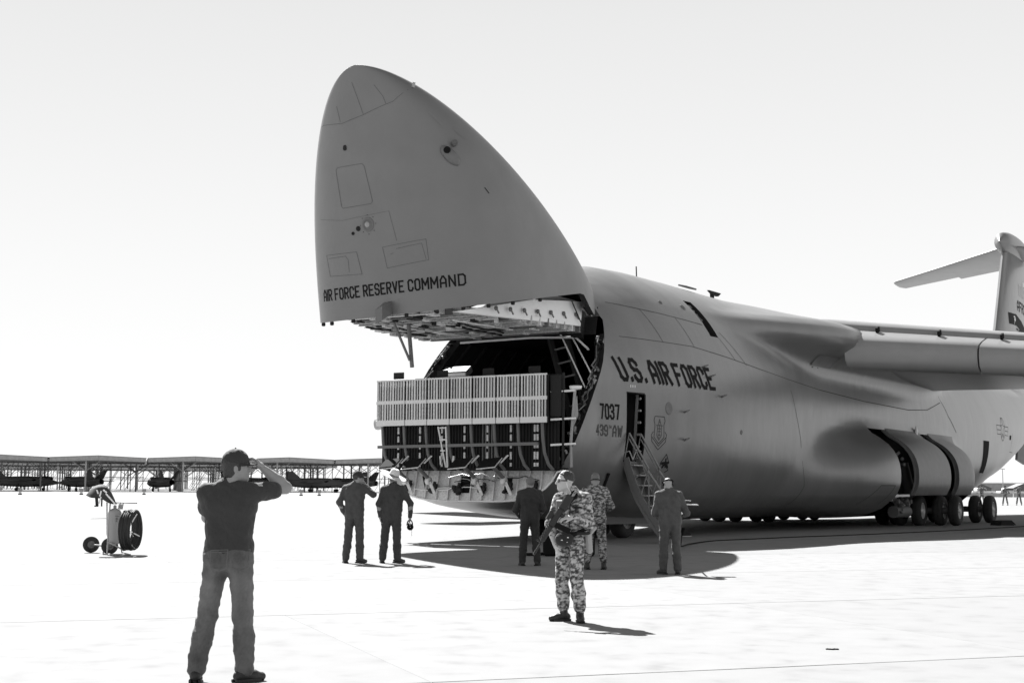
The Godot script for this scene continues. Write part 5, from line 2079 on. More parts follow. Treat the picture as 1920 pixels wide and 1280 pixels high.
	a = person("stout airman in dark flight suit and wide straw hat, headset in hand", Vector3(-2.39, 0, -28.64), 1.03, {
		"fwd": Vector3(0.1, 0, -1), "look": Vector3(0.35, 0.05, -1), "outfit": "suit", "cell": 0.017, "fat": 1.12,
		"feet": [Vector3(0.1, 0, 0), Vector3(-0.19, 0, 0.02)], "toes": [Vector3(0.7, 0, -0.5), Vector3(-0.2, 0, -1)], "hip": Vector3(0.02, 0, 0), "lean": Vector3(0.03, 0, 0.0), "head": Vector3(0.0, 0, -0.02),
		"arms": {"r": [Vector3(0.35, 1.15, 0.02), Vector3(0.34, 0.89, 0.02), Vector3(-0.05, -1, 0.0), Vector3(-1, 0, 0), 0.6, Vector3(0, 0, -1)], "l": [Vector3(-0.27, 1.15, 0.03), Vector3(-0.245, 0.9, 0.03), Vector3(0.15, -1, 0.05), Vector3(1, 0, 0), 0.35, Vector3(0, 0, -1)]},
		"cloth": suit.call(0.036), "folds": 0.012, "hair": "grey", "skin": 0.32})
	straw_hat(a)
	build_headset(Vector3(-2.39 + 0.34 * 1.03, 0.80 * 1.03, -28.64 + 0.05))
	a = person("grey haired airman in very dark flight suit standing arms in front under the nose", Vector3(0.37, 0, -27.94), 0.985, {
		"fwd": Vector3(-0.15, 0, -1), "look": Vector3(-0.5, 0.0, -1), "outfit": "suit", "cell": 0.017, "fat": 1.04,
		"feet": [Vector3(0.15, 0, 0), Vector3(-0.15, 0, 0.02)], "toes": [Vector3(0.3, 0, -1), Vector3(-0.3, 0, -1)], "hip": Vector3(0.0, 0, 0),
		"arms": {"r": [Vector3(0.275, 1.13, 0.02), Vector3(0.19, 1.0, -0.2), Vector3(-0.8, 0.0, -0.5), Vector3(0, 0, 1), 0.5], "l": [Vector3(-0.29, 1.1, 0.02), Vector3(-0.18, 0.95, -0.15), Vector3(0.75, -0.2, -0.5), Vector3(0, 0, 1), 0.5]},
		"cloth": suit.call(0.022), "folds": 0.011, "hair": "grey", "hair_low": -0.06, "skin": 0.3})
	a = person("shaven headed soldier in camouflage seen from behind, glasses strap round his head", Vector3(1.6, 0, -26.81), 1.03, {
		"fwd": Vector3(0.05, 0, -1), "look": Vector3(0.0, -0.1, -1), "outfit": "camo", "cell": 0.016, "fat": 1.08,
		"feet": [Vector3(0.145, 0, 0), Vector3(-0.16, 0, 0.02)], "toes": [Vector3(0.2, 0, -1), Vector3(-0.2, 0, -1)],
		"arms": {"r": [Vector3(0.29, 1.14, 0.03), Vector3(0.19, 1.06, -0.2), Vector3(-0.8, 0.1, -0.4), Vector3(0, 0, 1), 0.5], "l": [Vector3(-0.28, 1.14, 0.0), Vector3(-0.16, 1.06, -0.22), Vector3(0.8, 0.1, -0.4), Vector3(0, 0, 1), 0.5]},
		"cloth": func(p: Vector3) -> Color: return camo_colour(p + Vector3(3, 1, 2)) * 0.75, "folds": 0.011, "fold_freq": Vector3(8, 9, 8), "hair": "grey", "hair_thick": 0.002, "hair_low": 0.0, "skin": 0.28})
	strap_round(a, "glasses_strap", M.black, -0.012, 0.102, 0.008, 0.15, PI - 0.15)
	a = person("bald airman in flight suit with headband, head bowed over papers by the crew stair", Vector3(2.86, 0, -25.46), 0.985, {
		"fwd": Vector3(-0.02, 0, -1), "look": Vector3(-0.1, -0.45, -1), "outfit": "suit", "cell": 0.016, "fat": 1.16,
		"feet": [Vector3(0.125, 0, 0), Vector3(-0.14, 0, 0.02)], "toes": [Vector3(0.2, 0, -1), Vector3(-0.5, 0, -0.8)], "lean": Vector3(-0.02, 0, -0.02), "head": Vector3(-0.01, -0.02, -0.03),
		"arms": {"r": [Vector3(0.3, 1.1, 0.0), Vector3(0.24, 1.05, -0.24), Vector3(0.1, 0.1, -1), Vector3(-0.8, 0.5, 0), 0.5], "l": [Vector3(-0.29, 1.09, 0.0), Vector3(-0.16, 1.06, -0.24), Vector3(0.5, 0.1, -0.8), Vector3(0.5, 0.6, 0), 0.5]},
		"cloth": suit.call(0.055), "folds": 0.012, "hair": "none", "skin": 0.36})
	strap_round(a, "headband", M.black, 0.045, 0.113, 0.014, 0.0, TAU)
	g = Geo.new()
	hc = a.get_meta("hc")
	HB = a.get_meta("hb")
	for s in [-1.0, 1.0]:
		g.ellipsoid(hc + HB * Vector3(0.083 * s, -0.005, 0.01), Vector3(0.02, 0.035, 0.03), 10, 8, HB)
	part("ear_cup", g, M.black, a)
	# papers held edge on
	var pap := thing("checklist", "white checklist papers held open by the airman beside the crew stair", "papers", Vector3(2.86, 0, -25.46))
	g = Geo.new()
	g.box(Vector3(0.37, 1.23, -0.38), Vector3(0.34, 0.012, 0.24), Basis(Vector3(0, 0, 1), -0.02), 0.003)
	g.box(Vector3(0.36, 1.242, -0.38), Vector3(0.33, 0.006, 0.23), Basis(Vector3(0, 0, 1), -0.01))
	part("page", g, M.white, pap)
	g = Geo.new()
	g.box(Vector3(0.27, 1.31, -0.4), Vector3(0.28, 0.012, 0.2), Basis(Vector3(0, 0, 1), -0.04), 0.003)
	part("cover", g, M.dirty_white, pap)
	# three far off
	var far := [["distant soldier in camouflage behind the last main wheel", Vector3(45.4, 0, -136.66), Vector3(-0.3, 0, 1)],
		["distant soldier in camouflage and boonie hat with hands at his front", Vector3(46.35, 0, -132.9), Vector3(-0.6, 0, 0.8)],
		["distant soldier in camouflage holding both hands up to his face", Vector3(47.85, 0, -133.48), Vector3(-0.4, 0, 0.9)]]
	for i in 3:
		var q: Array = far[i]
		var hi: bool = i != 1
		a = person(q[0], q[1], 1.03, {"fwd": q[2], "outfit": "camo", "cell": 0.045, "fine": 0.03, "fine_hand": 0.02, "feet": [Vector3(-0.22, 0, 0), Vector3(0.22, 0, 0)],
			"arms": {"r": [Vector3(-0.36, 1.32 if hi else 1.12, 0.12), Vector3(-0.1, 1.6 if hi else 1.05, 0.24), Vector3(0.5, 0.4, 0), Vector3(0, 0, -1), 0.4], "l": [Vector3(0.36, 1.32 if hi else 1.12, 0.12), Vector3(0.1, 1.6 if hi else 1.05, 0.24), Vector3(-0.5, 0.4, 0), Vector3(0, 0, -1), 0.4]},
			"cloth": func(p: Vector3) -> Color: return camo_colour(p * 0.5 + Vector3(i, 0, 0)) * 0.55, "folds": 0.0, "hair": "dark", "skin": 0.25})
		g = Geo.new()
		hc = a.get_meta("hc")
		g.lathe(hc + Vector3(0, 0.05, 0), Vector3.UP, [Vector2(0.17, -0.01), Vector2(0.17, 0.0), Vector2(0.1, 0.02), Vector2(0.09, 0.1), Vector2(0.005, 0.11)], 14)
		part("hat", g, M.dark, a)

func straw_hat(root: Node3D) -> void:
	var hc: Vector3 = root.get_meta("hc")
	var hat := limb("straw_hat", root)
	var ax := Vector3(0.32, 0.9, 0.2).normalized()
	var g := Geo.new()
	g.lathe(hc + Vector3(0.0, 0.05, 0.0), ax, [Vector2(0.085, 0.0), Vector2(0.19, -0.025), Vector2(0.255, -0.012), Vector2(0.262, 0.0), Vector2(0.25, 0.004), Vector2(0.19, -0.012), Vector2(0.098, 0.016)], 36)
	part("brim", g, M.straw, hat)
	g = Geo.new()
	g.lathe(hc + Vector3(0.0, 0.05, 0.0), ax, [Vector2(0.102, 0.005), Vector2(0.1, 0.06), Vector2(0.088, 0.12), Vector2(0.06, 0.148), Vector2(0.03, 0.14), Vector2(0.004, 0.132)], 28)
	part("crown", g, M.straw, hat)
	g = Geo.new()
	g.lathe(hc + Vector3(0.0, 0.05, 0.0), ax, [Vector2(0.104, 0.012), Vector2(0.106, 0.02), Vector2(0.105, 0.035), Vector2(0.1, 0.04)], 28)
	part("hat_band", g, M.paint_grey, hat)

func build_headset(at: Vector3) -> void:
	var t := thing("headset", "dark round headset with dangling cord in the straw hatted airman's hand", "headset", at)
	var g := Geo.new()
	g.lathe(Vector3(0.01, -0.1, 0.02), Vector3(0.1, 0.1, 1).normalized(), [Vector2(0.02, -0.05), Vector2(0.06, -0.04), Vector2(0.068, 0.0), Vector2(0.066, 0.03), Vector2(0.05, 0.04), Vector2(0.045, 0.015), Vector2(0.004, 0.01)], 24)
	part("ear_cup", g, M.black, t)
	g = Geo.new()
	var pts := []
	for k in 13:
		var a := PI * k / 12.0
		pts.append(Vector3(0.0 + 0.055 * cos(a), -0.06 + 0.1 * sin(a), 0.0))
	g.tube(pts, 0.012, 8)
	part("head_band", g, M.dark, t)
	g = Geo.new()
	g.box(Vector3(0.005, -0.035, 0.04), Vector3(0.035, 0.05, 0.02), Basis(Vector3(0, 0, 1), 0.4), 0.008)
	part("clip", g, M.white, t)
	g = Geo.new()
	g.tube([Vector3(0.04, -0.16, 0.02), Vector3(0.045, -0.2, 0.02), Vector3(0.04, -0.24, 0.02), Vector3(0.046, -0.28, 0.02)], 0.004, 6)
	part("cord", g, M.mid, t)

func build_rifle(o: Vector3) -> void:
	var t := thing("rifle", "black rifle slung muzzle down across the soldier's chest", "rifle", o)
	var A := Vector3(-0.07, 1.455, 0.2)
	var B := Vector3(-0.475, 0.79, 0.34)
	var d := (B - A).normalized()
	var L := (B - A).length()
	var dn := d.cross(Vector3(0, 0, 1)).normalized()   # towards the magazine
	if dn.y > 0:
		dn = -dn
	var n := d.cross(dn).normalized()
	var Q := Basis(n, dn, d) if n.cross(dn).dot(d) > 0 else Basis(-n, dn, d)
	var at := func(x: float, y: float, z := 0.0) -> Vector3: return A + d * x + dn * y + Q.x * z
	var g := Geo.new()
	g.box(at.call(0.1, 0.01), Vector3(0.035, 0.1, 0.2), Q, 0.012)
	part("stock", g, M.gun, t)
	g = Geo.new()
	g.box(at.call(0.31, 0.0), Vector3(0.045, 0.075, 0.24), Q, 0.01)
	g.box(at.call(0.26, 0.075), Vector3(0.032, 0.1, 0.045), Q * Basis(Vector3.RIGHT, 0.35), 0.01)
	part("receiver", g, M.gun, t)
	g = Geo.new()
	g.box(at.call(0.37, 0.125), Vector3(0.03, 0.19, 0.065), Q * Basis(Vector3.RIGHT, -0.12), 0.008)
	part("magazine", g, M.black, t)
	g = Geo.new()
	g.box(at.call(0.52, 0.0), Vector3(0.055, 0.06, 0.2), Q, 0.014)
	for k in 6:
		g.box(at.call(0.44 + 0.032 * k, -0.034), Vector3(0.024, 0.012, 0.016), Q)
	part("handguard", g, M.gun, t)
	g = Geo.new()
	g.cyl(at.call(0.6, 0.0), at.call(L, 0.0), 0.011, 10)
	g.cyl(at.call(L - 0.05, 0.0), at.call(L + 0.01, 0.0), 0.015, 10)
	g.box(at.call(0.64, -0.03), Vector3(0.012, 0.05, 0.02), Q)
	part("barrel", g, M.gun, t)
	g = Geo.new()
	g.cyl(at.call(0.27, -0.075), at.call(0.38, -0.075), 0.024, 12)
	g.box(at.call(0.32, -0.05), Vector3(0.02, 0.03, 0.06), Q, 0.004)
	part("optic", g, M.gun, t)
	g = Geo.new()
	g.bar(at.call(0.1, 0.01, 0.02), at.call(-0.08, 0.02, 0.05), 0.03, 0.006)
	part("sling_strap", g, M.black, t)

# ---------------------------------------------------------------- wheeled extinguisher
func build_extinguisher() -> void:
	var t := thing("wheeled_extinguisher", "wheeled flight line fire extinguisher with hose coil and flapping dark cover", "fire extinguisher", Vector3(-8.79, 0, -31.27))
	var g := Geo.new()
	g.lathe(Vector3(0.03, 0.22, -0.08), Vector3.UP, [Vector2(0.02, 0), Vector2(0.11, 0.02), Vector2(0.145, 0.07), Vector2(0.145, 0.7), Vector2(0.12, 0.76), Vector2(0.06, 0.79), Vector2(0.035, 0.8), Vector2(0.035, 0.86), Vector2(0.01, 0.87)], 24)
	var cyl := part("cylinder", g, M.hose, t)
	g = Geo.new()
	g.box(Vector3(0.1, 0.85, 0.05), Vector3(0.12, 0.02, 0.01), Basis(), 0.002)
	for k in 4:
		g.box(Vector3(0.07 + 0.02 * k, 0.8 - 0.012 * (k % 2), 0.048), Vector3(0.012, 0.04, 0.006))
		g.box(Vector3(0.06 + 0.02 * k, 0.74, 0.048), Vector3(0.012, 0.03, 0.006))
	part("label_plate", g, M.mid, cyl)
	g = Geo.new()
	g.box(Vector3(0.16, 1.05, -0.06), Vector3(0.1, 0.1, 0.1), Basis(Vector3.UP, 0.4), 0.02)
	for k in 4:
		g.cyl(Vector3(0.12 + 0.03 * k, 1.0, -0.02), Vector3(0.15 + 0.03 * k, 1.12 + 0.02 * (k % 2), 0.02), 0.012, 6)
	part("valve", g, M.steel, cyl)
	# frame
	g = Geo.new()
	for p in [[Vector3(-0.2, 1.15, -0.25), Vector3(-0.22, 0.45, -0.42)], [Vector3(-0.05, 1.15, 0.02), Vector3(-0.08, 0.04, 0.03)], [Vector3(-0.22, 0.45, -0.42), Vector3(-0.1, 0.1, -0.3)]]:
		g.tube(p, 0.017, 8)
	g.tube([Vector3(-0.22, 1.15, -0.28), Vector3(0.1, 1.15, 0.0), Vector3(0.56, 1.14, 0.1)], 0.018, 8)
	g.tube([Vector3(-0.62, 0.78, -0.5), Vector3(-0.05, 0.8, 0.0)], 0.009, 6)
	g.tube([Vector3(-0.08, 0.3, 0.03), Vector3(0.1, 0.22, 0.1), Vector3(0.3, 0.1, 0.05)], 0.018, 8)
	g.tube([Vector3(-0.35, 0.12, -0.6), Vector3(-0.2, 0.015, -0.1), Vector3(0.0, 0.015, 0.05)], 0.016, 8)
	g.tube([Vector3(-0.08, 0.015, 0.03), Vector3(0.25, 0.02, 0.1), Vector3(0.45, 0.015, 0.05)], 0.016, 8)
	g.tube([Vector3(0.2, 0.25, 0.0), Vector3(0.25, 0.06, 0.05), Vector3(0.4, 0.015, 0.0)], 0.016, 8)
	part("frame", g, M.frame, t)
	g = Geo.new()
	g.cyl(Vector3(-0.74, 0.18, -1.0), Vector3(-0.19, 0.18, -0.35), 0.02, 8)
	part("axle", g, M.mid, t)
	for p in [Vector3(-0.74, 0.185, -1.0), Vector3(-0.12, 0.185, -0.3)]:
		var w := limb("wheel", t)
		w.position = p
		w.rotation.y = deg_to_rad(22)
		g = Geo.new()
		var r := 0.185
		g.lathe(Vector3.ZERO, Vector3(0, 0, 1), [Vector2(r * 0.45, -0.03), Vector2(r * 0.7, -0.045), Vector2(r * 0.95, -0.035), Vector2(r, 0), Vector2(r * 0.95, 0.035), Vector2(r * 0.7, 0.045), Vector2(r * 0.45, 0.03)], 32)
		part("tyre", g, M.tyre, w)
		g = Geo.new()
		g.lathe(Vector3.ZERO, Vector3(0, 0, 1), [Vector2(r * 0.48, 0.032), Vector2(r * 0.4, 0.02), Vector2(r * 0.2, 0.02), Vector2(r * 0.16, 0.05), Vector2(0.003, 0.05)], 24)
		part("rim", g, M.mid, w)
	# two hose coils on the reel
	var ax := Vector3(0.99, 0, 0.08).normalized()
	var sx := ax.cross(Vector3.UP).normalized()
	for c in 2:
		for k in (5 if c == 0 else 4):
			g = Geo.new()
			var pts := []
			var cc := Vector3(0.36 + 0.14 * c, 0.55, 0.03) + ax * (k * 0.027 - 0.05)
			var rr := 0.42 - 0.012 * (k % 2)
			for i in 37:
				var a := TAU * i / 36.0
				pts.append(cc + (sx * cos(a) + Vector3.UP * sin(a) * 1.02) * (rr + 0.008 * sin(3 * a + k)))
			g.tube(pts, 0.021, 8, false)
			part("hose_coil", g, M.rubber, t)
	g = Geo.new()
	for c in 2:
		for i in 4:
			var a := TAU * i / 4.0 + 0.4
			g.cyl(Vector3(0.36, 0.55, 0.05), Vector3(0.36 + 0.14 * c, 0.55, 0.03) + (sx * cos(a) + Vector3.UP * sin(a)) * 0.38, 0.012, 6)
	part("reel_spoke", g, M.white, t)
	g = Geo.new()
	g.tube([Vector3(0.4, 0.9, 0.1), Vector3(0.47, 0.72, 0.15), Vector3(0.52, 0.5, 0.18), Vector3(0.44, 0.3, 0.16), Vector3(0.4, 0.5, 0.14), Vector3(0.36, 0.62, 0.1)], 0.014, 8)
	part("nozzle_hose", g, M.rubber, t)
	# the cover, blown back like a hood
	g = Geo.new()
	var rows := []
	for i in 9:
		var s := i / 8.0
		var row := []
		for k in 11:
			var q := k / 10.0
			var x := lerpf(-0.55, 0.05, q)
			var arch := 1.38 + 0.2 * sin(PI * clampf(q * 0.72 + 0.1, 0, 1)) - 0.38 * q * q * q
			var low := lerpf(1.3, 1.12, q) - 0.02 * sin(9.0 * q)
			row.append(Vector3(x + 0.03 * sin(4.0 * s), lerpf(low, arch, 1.0 - absf(2 * s - 1.0) * (0.98 if s < 0.5 else 0.8)), lerpf(0.16, -0.3, s) + 0.03 * sin(7.0 * q + 3.0 * s)))
		rows.append(row)
	g.sheet(rows)
	var cov := part("cover", g, M.cover, t)
	g = Geo.new()
	for q in [[Vector3(-0.32, 1.42, 0.14), Vector3(-0.28, 1.34, 0.17)], [Vector3(-0.22, 1.4, 0.15), Vector3(-0.24, 1.28, 0.17)], [Vector3(-0.18, 1.42, 0.14), Vector3(-0.1, 1.36, 0.15)], [Vector3(-0.22, 1.26, 0.17), Vector3(-0.26, 1.12, 0.16)], [Vector3(-0.12, 1.34, 0.14), Vector3(0.08, 1.12, 0.12)]]:
		g.tube(q, 0.016, 6)
	part("cover_cord", g, M.white, cov)
	g = Geo.new()
	g.bar(Vector3(-0.32, 1.27, 0.15), Vector3(-0.3, 1.08, 0.15), 0.03, 0.06)
	g.bar(Vector3(-0.2, 1.25, 0.15), Vector3(-0.2, 1.06, 0.15), 0.02, 0.03)
	g.box(Vector3(-0.31, 1.07, 0.17), Vector3(0.09, 0.03, 0.05), Basis(), 0.01)
	part("cover_strap", g, M.dark, cov)

# ---------------------------------------------------------------- parked jets and their shelters
func make_jet(label: String, at: Vector3, turn: float) -> Node3D:
	var t := thing("fighter_jet", label, "fighter jet", at, turn, "fighter jets parked under the shelters")
	var g := Geo.new()
	var rows := []
	for q in [[-7.8, 0.03, 0.03, 1.75], [-7.0, 0.35, 0.32, 1.78], [-5.8, 0.7, 0.62, 1.85], [-4.2, 1.1, 0.95, 1.95], [-2.5, 1.75, 1.1, 2.0], [0.0, 2.1, 1.15, 2.0], [3.0, 1.9, 1.05, 2.0], [5.2, 1.1, 0.8, 2.0], [6.6, 0.75, 0.65, 2.0], [7.4, 0.6, 0.55, 2.0]]:
		var row := []
		for k in 20:
			var a := TAU * k / 20.0
			row.append(Vector3(q[0], q[3] + q[2] * signf(sin(a)) * pow(absf(sin(a)), 0.8), q[1] * signf(cos(a)) * pow(absf(cos(a)), 0.8)))
		rows.append(row)
	g.sheet(rows, true)
	part("fuselage", g, M.jet, t)
	g = Geo.new()
	g.ellipsoid(Vector3(-4.6, 2.65, 0), Vector3(1.6, 0.55, 0.45), 14, 10)
	part("canopy", g, M.glass, t)
	for s in [1.0, -1.0]:
		g = Geo.new()
		g.prism([Vector3(-1.6, 2.2, 1.6 * s), Vector3(1.4, 2.15, 5.3 * s), Vector3(2.6, 2.15, 5.3 * s), Vector3(3.6, 2.2, 1.6 * s)], Vector3(0, 0.16, 0))
		part("wing", g, M.jet, t)
		g = Geo.new()
		g.prism([Vector3(4.6, 2.1, 1.0 * s), Vector3(6.4, 2.1, 3.2 * s), Vector3(7.4, 2.1, 3.2 * s), Vector3(7.4, 2.1, 1.0 * s)], Vector3(0, 0.12, 0))
		part("tailplane", g, M.jet, t)
		g = Geo.new()
		g.prism([Vector3(3.2, 2.7, 1.2 * s), Vector3(5.3, 4.5, 1.95 * s), Vector3(6.5, 4.5, 1.95 * s), Vector3(6.2, 2.6, 1.2 * s)], Vector3(0, 0, 0.12 * s))
		part("tail_fin", g, M.jet, t)
		g = Geo.new()
		g.prism([Vector3(-3.2, 1.2, 1.3 * s), Vector3(-2.4, 2.5, 1.75 * s), Vector3(-1.8, 2.4, 1.9 * s), Vector3(-2.2, 1.1, 1.5 * s)], Vector3(0.3, 0, 0))
		part("intake", g, M.black, t)
	for p in [Vector3(-4.2, 0, 0), Vector3(1.2, 0, 1.9), Vector3(1.2, 0, -1.9)]:
		g = Geo.new()
		g.cyl(p + Vector3(0, 0.36, -0.12), p + Vector3(0, 0.36, 0.12), 0.36, 14)
		g.cyl(p + Vector3(0, 0.36, 0), p + Vector3(0, 1.5, 0), 0.1, 8)
		part("wheel", g, M.tyre, t)
	return t

func make_shelter(label: String, at: Vector3, turn: float) -> Node3D:
	var t := thing("aircraft_shelter", label, "aircraft shelter", at, turn, "open aircraft shelters across the apron")
	var half := 9.6
	var deep := 38.0
	for s in [1.0, -1.0]:
		var g := Geo.new()
		g.prism([Vector3(0, 7.42, 0), Vector3(half * s, 6.98, 0), Vector3(half * s, 6.86, 0), Vector3(0, 7.3, 0)], Vector3(0, 0, -deep))
		part("roof", g, M.roof, t)
		for z in [0.12, -deep]:
			g = Geo.new()
			g.prism([Vector3(0.02 * s, 7.3, z), Vector3((half - 0.1) * s, 6.86, z), Vector3((half - 0.1) * s, 6.1, z), Vector3(0.02 * s, 6.4, z)], Vector3(0, 0, -0.1))
			part("fascia", g, M.fascia, t)
	for j in 8:
		var g := Geo.new()
		g.box(Vector3(0, 6.3, -deep * (j + 0.5) / 8.0), Vector3(half * 2 - 0.3, 0.3, 0.2))
		part("roof_beam", g, M.post, t)
	for z in [-0.6, -12.5, -25.0, -37.5]:
		for x in [-2.4, 7.6]:
			if z == -0.6 and x > 0:
				continue
			var g := Geo.new()
			g.box(Vector3(x, 3.2, z), Vector3(0.34, 6.4, 0.34))
			part("post", g, M.post if z < -1 else M.fascia, t)
			g = Geo.new()
			for s in [1.0, -1.0]:
				g.bar(Vector3(x, 4.2, z), Vector3(x + 2.9 * s, 6.3, z), 0.13, 0.13)
			part("brace", g, M.post, t)
		if z < -20:
			var g := Geo.new()
			for k in 4:
				var x := -8.0 + 4.4 * k
				g.bar(Vector3(x, 0.2, z - 0.3), Vector3(x + 3.6, 6.2, z - 0.3), 0.1, 0.1)
				g.bar(Vector3(x + 1.2, 0.0, z - 0.3), Vector3(x + 1.2, 6.2, z - 0.3), 0.16, 0.16)
				g.bar(Vector3(x, 3.1, z - 0.3), Vector3(x + 4.2, 3.1, z - 0.3), 0.08, 0.08)
			part("truss", g, M.post, t)
	return t

func build_background() -> void:
	var dir := Vector3(37.6, 0, -10.0).normalized()
	var ang := atan2(10.0, 37.6)
	var p0 := Vector3(-84.8, 0, -290.0)
	var deepdir := Vector3(-sin(ang), 0, -cos(ang))
	var words := ["first open shelter at the left frame edge", "open shelter behind the wheeled extinguisher", "open shelter whose roof runs behind the foreground man's cap", "open shelter between the foreground man and the airmen", "open shelter cut off by the plane's lowered sill"]
	var back := ["rear row shelter at the left frame edge", "rear row shelter seen above the extinguisher", "rear row shelter behind the foreground man", "rear row shelter between foreground man and airmen", "rear row shelter just left of the cargo plane"]
	var proto: Node3D
	for r in 3:
		for i in 5:
			var at: Vector3 = p0 + dir * 19.45 * (i - 1) + deepdir * [0.0, 70.0, 175.0][r] + dir * [0.0, -9.0, -22.0][r]
			var label: String = ("pale canopied " + words[i]) if r == 0 else (("long canopied " if r == 1 else "farthest low looking ") + back[i])
			if proto == null:
				proto = make_shelter(label, at, ang)
			else:
				dup(proto, "aircraft_shelter", label, at, ang, "open aircraft shelters across the apron")
	var jets := [["dark fighter jet nose left, wing over the extinguisher's cover", Vector3(-92.5, 0, -304), -38.0], ["dark fighter jet at the left frame edge, canopy towards the right", Vector3(-104.5, 0, -303), 205.0], ["dark fighter jet parked between the extinguisher and the foreground man", Vector3(-76.0, 0, -306), -56.0],
		["dark fighter jet seen behind the foreground man's raised arm", Vector3(-58.5, 0, -315), 150.0], ["dark fighter jet nose right, left of the airman in the cap", Vector3(-43.0, 0, -312), 195.0], ["dark fighter jet nose left, half behind the airman in the cap", Vector3(-36.0, 0, -318), -35.0]]
	var jet: Node3D
	for j in jets:
		if jet == null:
			jet = make_jet(j[0], j[1], deg_to_rad(j[2]))
		else:
			dup(jet, "fighter_jet", j[0], j[1], deg_to_rad(j[2]), "fighter jets parked under the shelters")
	# little striped marker stands along the taxi line
	var mk: Node3D
	for q in [[-68.9, -198.7, "leftmost low grey marker stand on the far apron"], [-62.1, -204.6, "low grey marker stand left of the wheeled extinguisher"], [-54.7, -211.0, "low grey marker stand between extinguisher and foreground man"], [-30.6, -206.3, "low grey marker stand right of the foreground man's elbow"], [-28.2, -208.0, "low grey marker stand just left of the capped airman"]]:
		if mk == null:
			mk = thing("marker_stand", q[2], "marker stand", Vector3(q[0], 0, q[1]), 0.2, "marker stands on the far apron")
			var g := Geo.new()
			g.box(Vector3(0, 0.08, 0), Vector3(0.5, 0.16, 0.5), Basis(), 0.03)
			part("foot", g, M.dark, mk)
			g = Geo.new()
			g.box(Vector3(0, 0.3, 0), Vector3(0.36, 0.28, 0.36))
			part("stem", g, M.dirty_white, mk)
			g = Geo.new()
			g.box(Vector3(0, 0.66, 0), Vector3(0.58, 0.42, 0.4), Basis(), 0.03)
			part("board", g, M.post, mk)
		else:
			dup(mk, "marker_stand", q[2], Vector3(q[0], 0, q[1]), 0.2, "marker stands on the far apron")
	# far right, past the tail: a low hangar, lamp posts, trucks, tents
	var b := thing("hangar", "low pale hangar with flat roof far behind the distant soldiers", "hangar", Vector3(128, 0, -345), -0.1)
	var g := Geo.new()
	g.box(Vector3(0, 1.4, 0), Vector3(44, 2.8, 14))
	part("wall", g, M.fascia, b)
	g = Geo.new()
	g.prism([Vector3(-22.5, 2.8, 7.5), Vector3(22.5, 2.8, 7.5), Vector3(22.5, 2.8, -7.5), Vector3(-22.5, 2.8, -7.5)], Vector3(0, 0.25, 0))
	part("roof", g, M.white, b)
	for q in [[-8.0, "dark grey tent with pointed roof left of the distant boonie hatted soldier"], [1.5, "dark grey tent with pointed roof between the two distant soldiers"]]:
		var tn := thing("tent", q[1], "tent", Vector3(110 + q[0], 0, -310))
		g = Geo.new()
		g.box(Vector3(0, 0.8, 0), Vector3(5.0, 1.6, 4.0))
		part("tent_wall", g, M.mid, tn)
		g = Geo.new()
		g.prism([Vector3(-2.7, 1.6, 2.2), Vector3(2.7, 1.6, 2.2), Vector3(0, 2.7, 2.2)], Vector3(0, 0, -4.4))
		part("tent_roof", g, M.under, tn)
	var tk: Node3D
	for q in [[96.5, -290.0, "white pickup truck parked left of the distant soldiers"], [101.5, -288.0, "white pickup truck parked between the distant soldiers"], [107.0, -287.0, "white pickup truck at the right frame edge"]]:
		if tk == null:
			tk = thing("pickup_truck", q[2], "pickup truck", Vector3(q[0], 0, q[1]), 0.15, "pickup trucks parked far right")
			g = Geo.new()
			g.box(Vector3(0, 0.75, 0), Vector3(5.2, 0.6, 1.9), Basis(), 0.12)
			g.box(Vector3(-0.5, 1.35, 0), Vector3(2.1, 0.75, 1.7), Basis(), 0.2)
			part("body", g, M.dirty_white, tk)
			g = Geo.new()
			g.box(Vector3(-0.5, 1.4, 0), Vector3(1.8, 0.45, 1.76), Basis(), 0.08)
			part("side_window", g, M.glass, tk)
			for x in [-1.6, 1.6]:
				for z in [-0.85, 0.85]:
					g = Geo.new()
					g.cyl(Vector3(x, 0.38, z - 0.12), Vector3(x, 0.38, z + 0.12), 0.38, 14)
					part("wheel", g, M.tyre, tk)
		else:
			dup(tk, "pickup_truck", q[2], Vector3(q[0], 0, q[1]), 0.15, "pickup trucks parked far right")
	for q in [[106.0, -305.0, 5.8, "thin pale lamp post left of the distant boonie hatted soldier"], [112.5, -300.0, 8.0, "tall thin pale lamp post behind the distant boonie hatted soldier"]]:
		var lp := thing("lamp_post", q[3], "lamp post", Vector3(q[0], 0, q[1]))
		g = Geo.new()
		g.cyl(Vector3.ZERO, Vector3(0, q[2], 0), 0.12, 8, 0.07)
		part("pole", g, M.fascia, lp)
		g = Geo.new()
		g.box(Vector3(0, q[2], 0), Vector3(1.0, 0.15, 0.3))
		part("lamp_head", g, M.fascia, lp)
	var cb: Node3D
	for i in 3:
		var pos := Vector3(84.4 + 5.6 * i, 0, -262.0)
		var lb: String = ["low pale concrete barrier behind the rearmost main wheel", "low pale concrete barrier behind the distant boonie hatted soldier", "low pale concrete barrier at the right frame edge"][i]
		if cb == null:
			cb = thing("concrete_barrier", lb, "concrete barrier", pos, 0.0, "concrete barriers far right")
			g = Geo.new()
			g.prism([Vector3(-2.7, 0, 0.35), Vector3(-2.7, 0, -0.35), Vector3(-2.7, 0.75, -0.1), Vector3(-2.7, 0.75, 0.1)], Vector3(5.4, 0, 0))
			part("segment", g, M.fascia, cb)
		else:
			dup(cb, "concrete_barrier", lb, pos, 0.0, "concrete barriers far right")

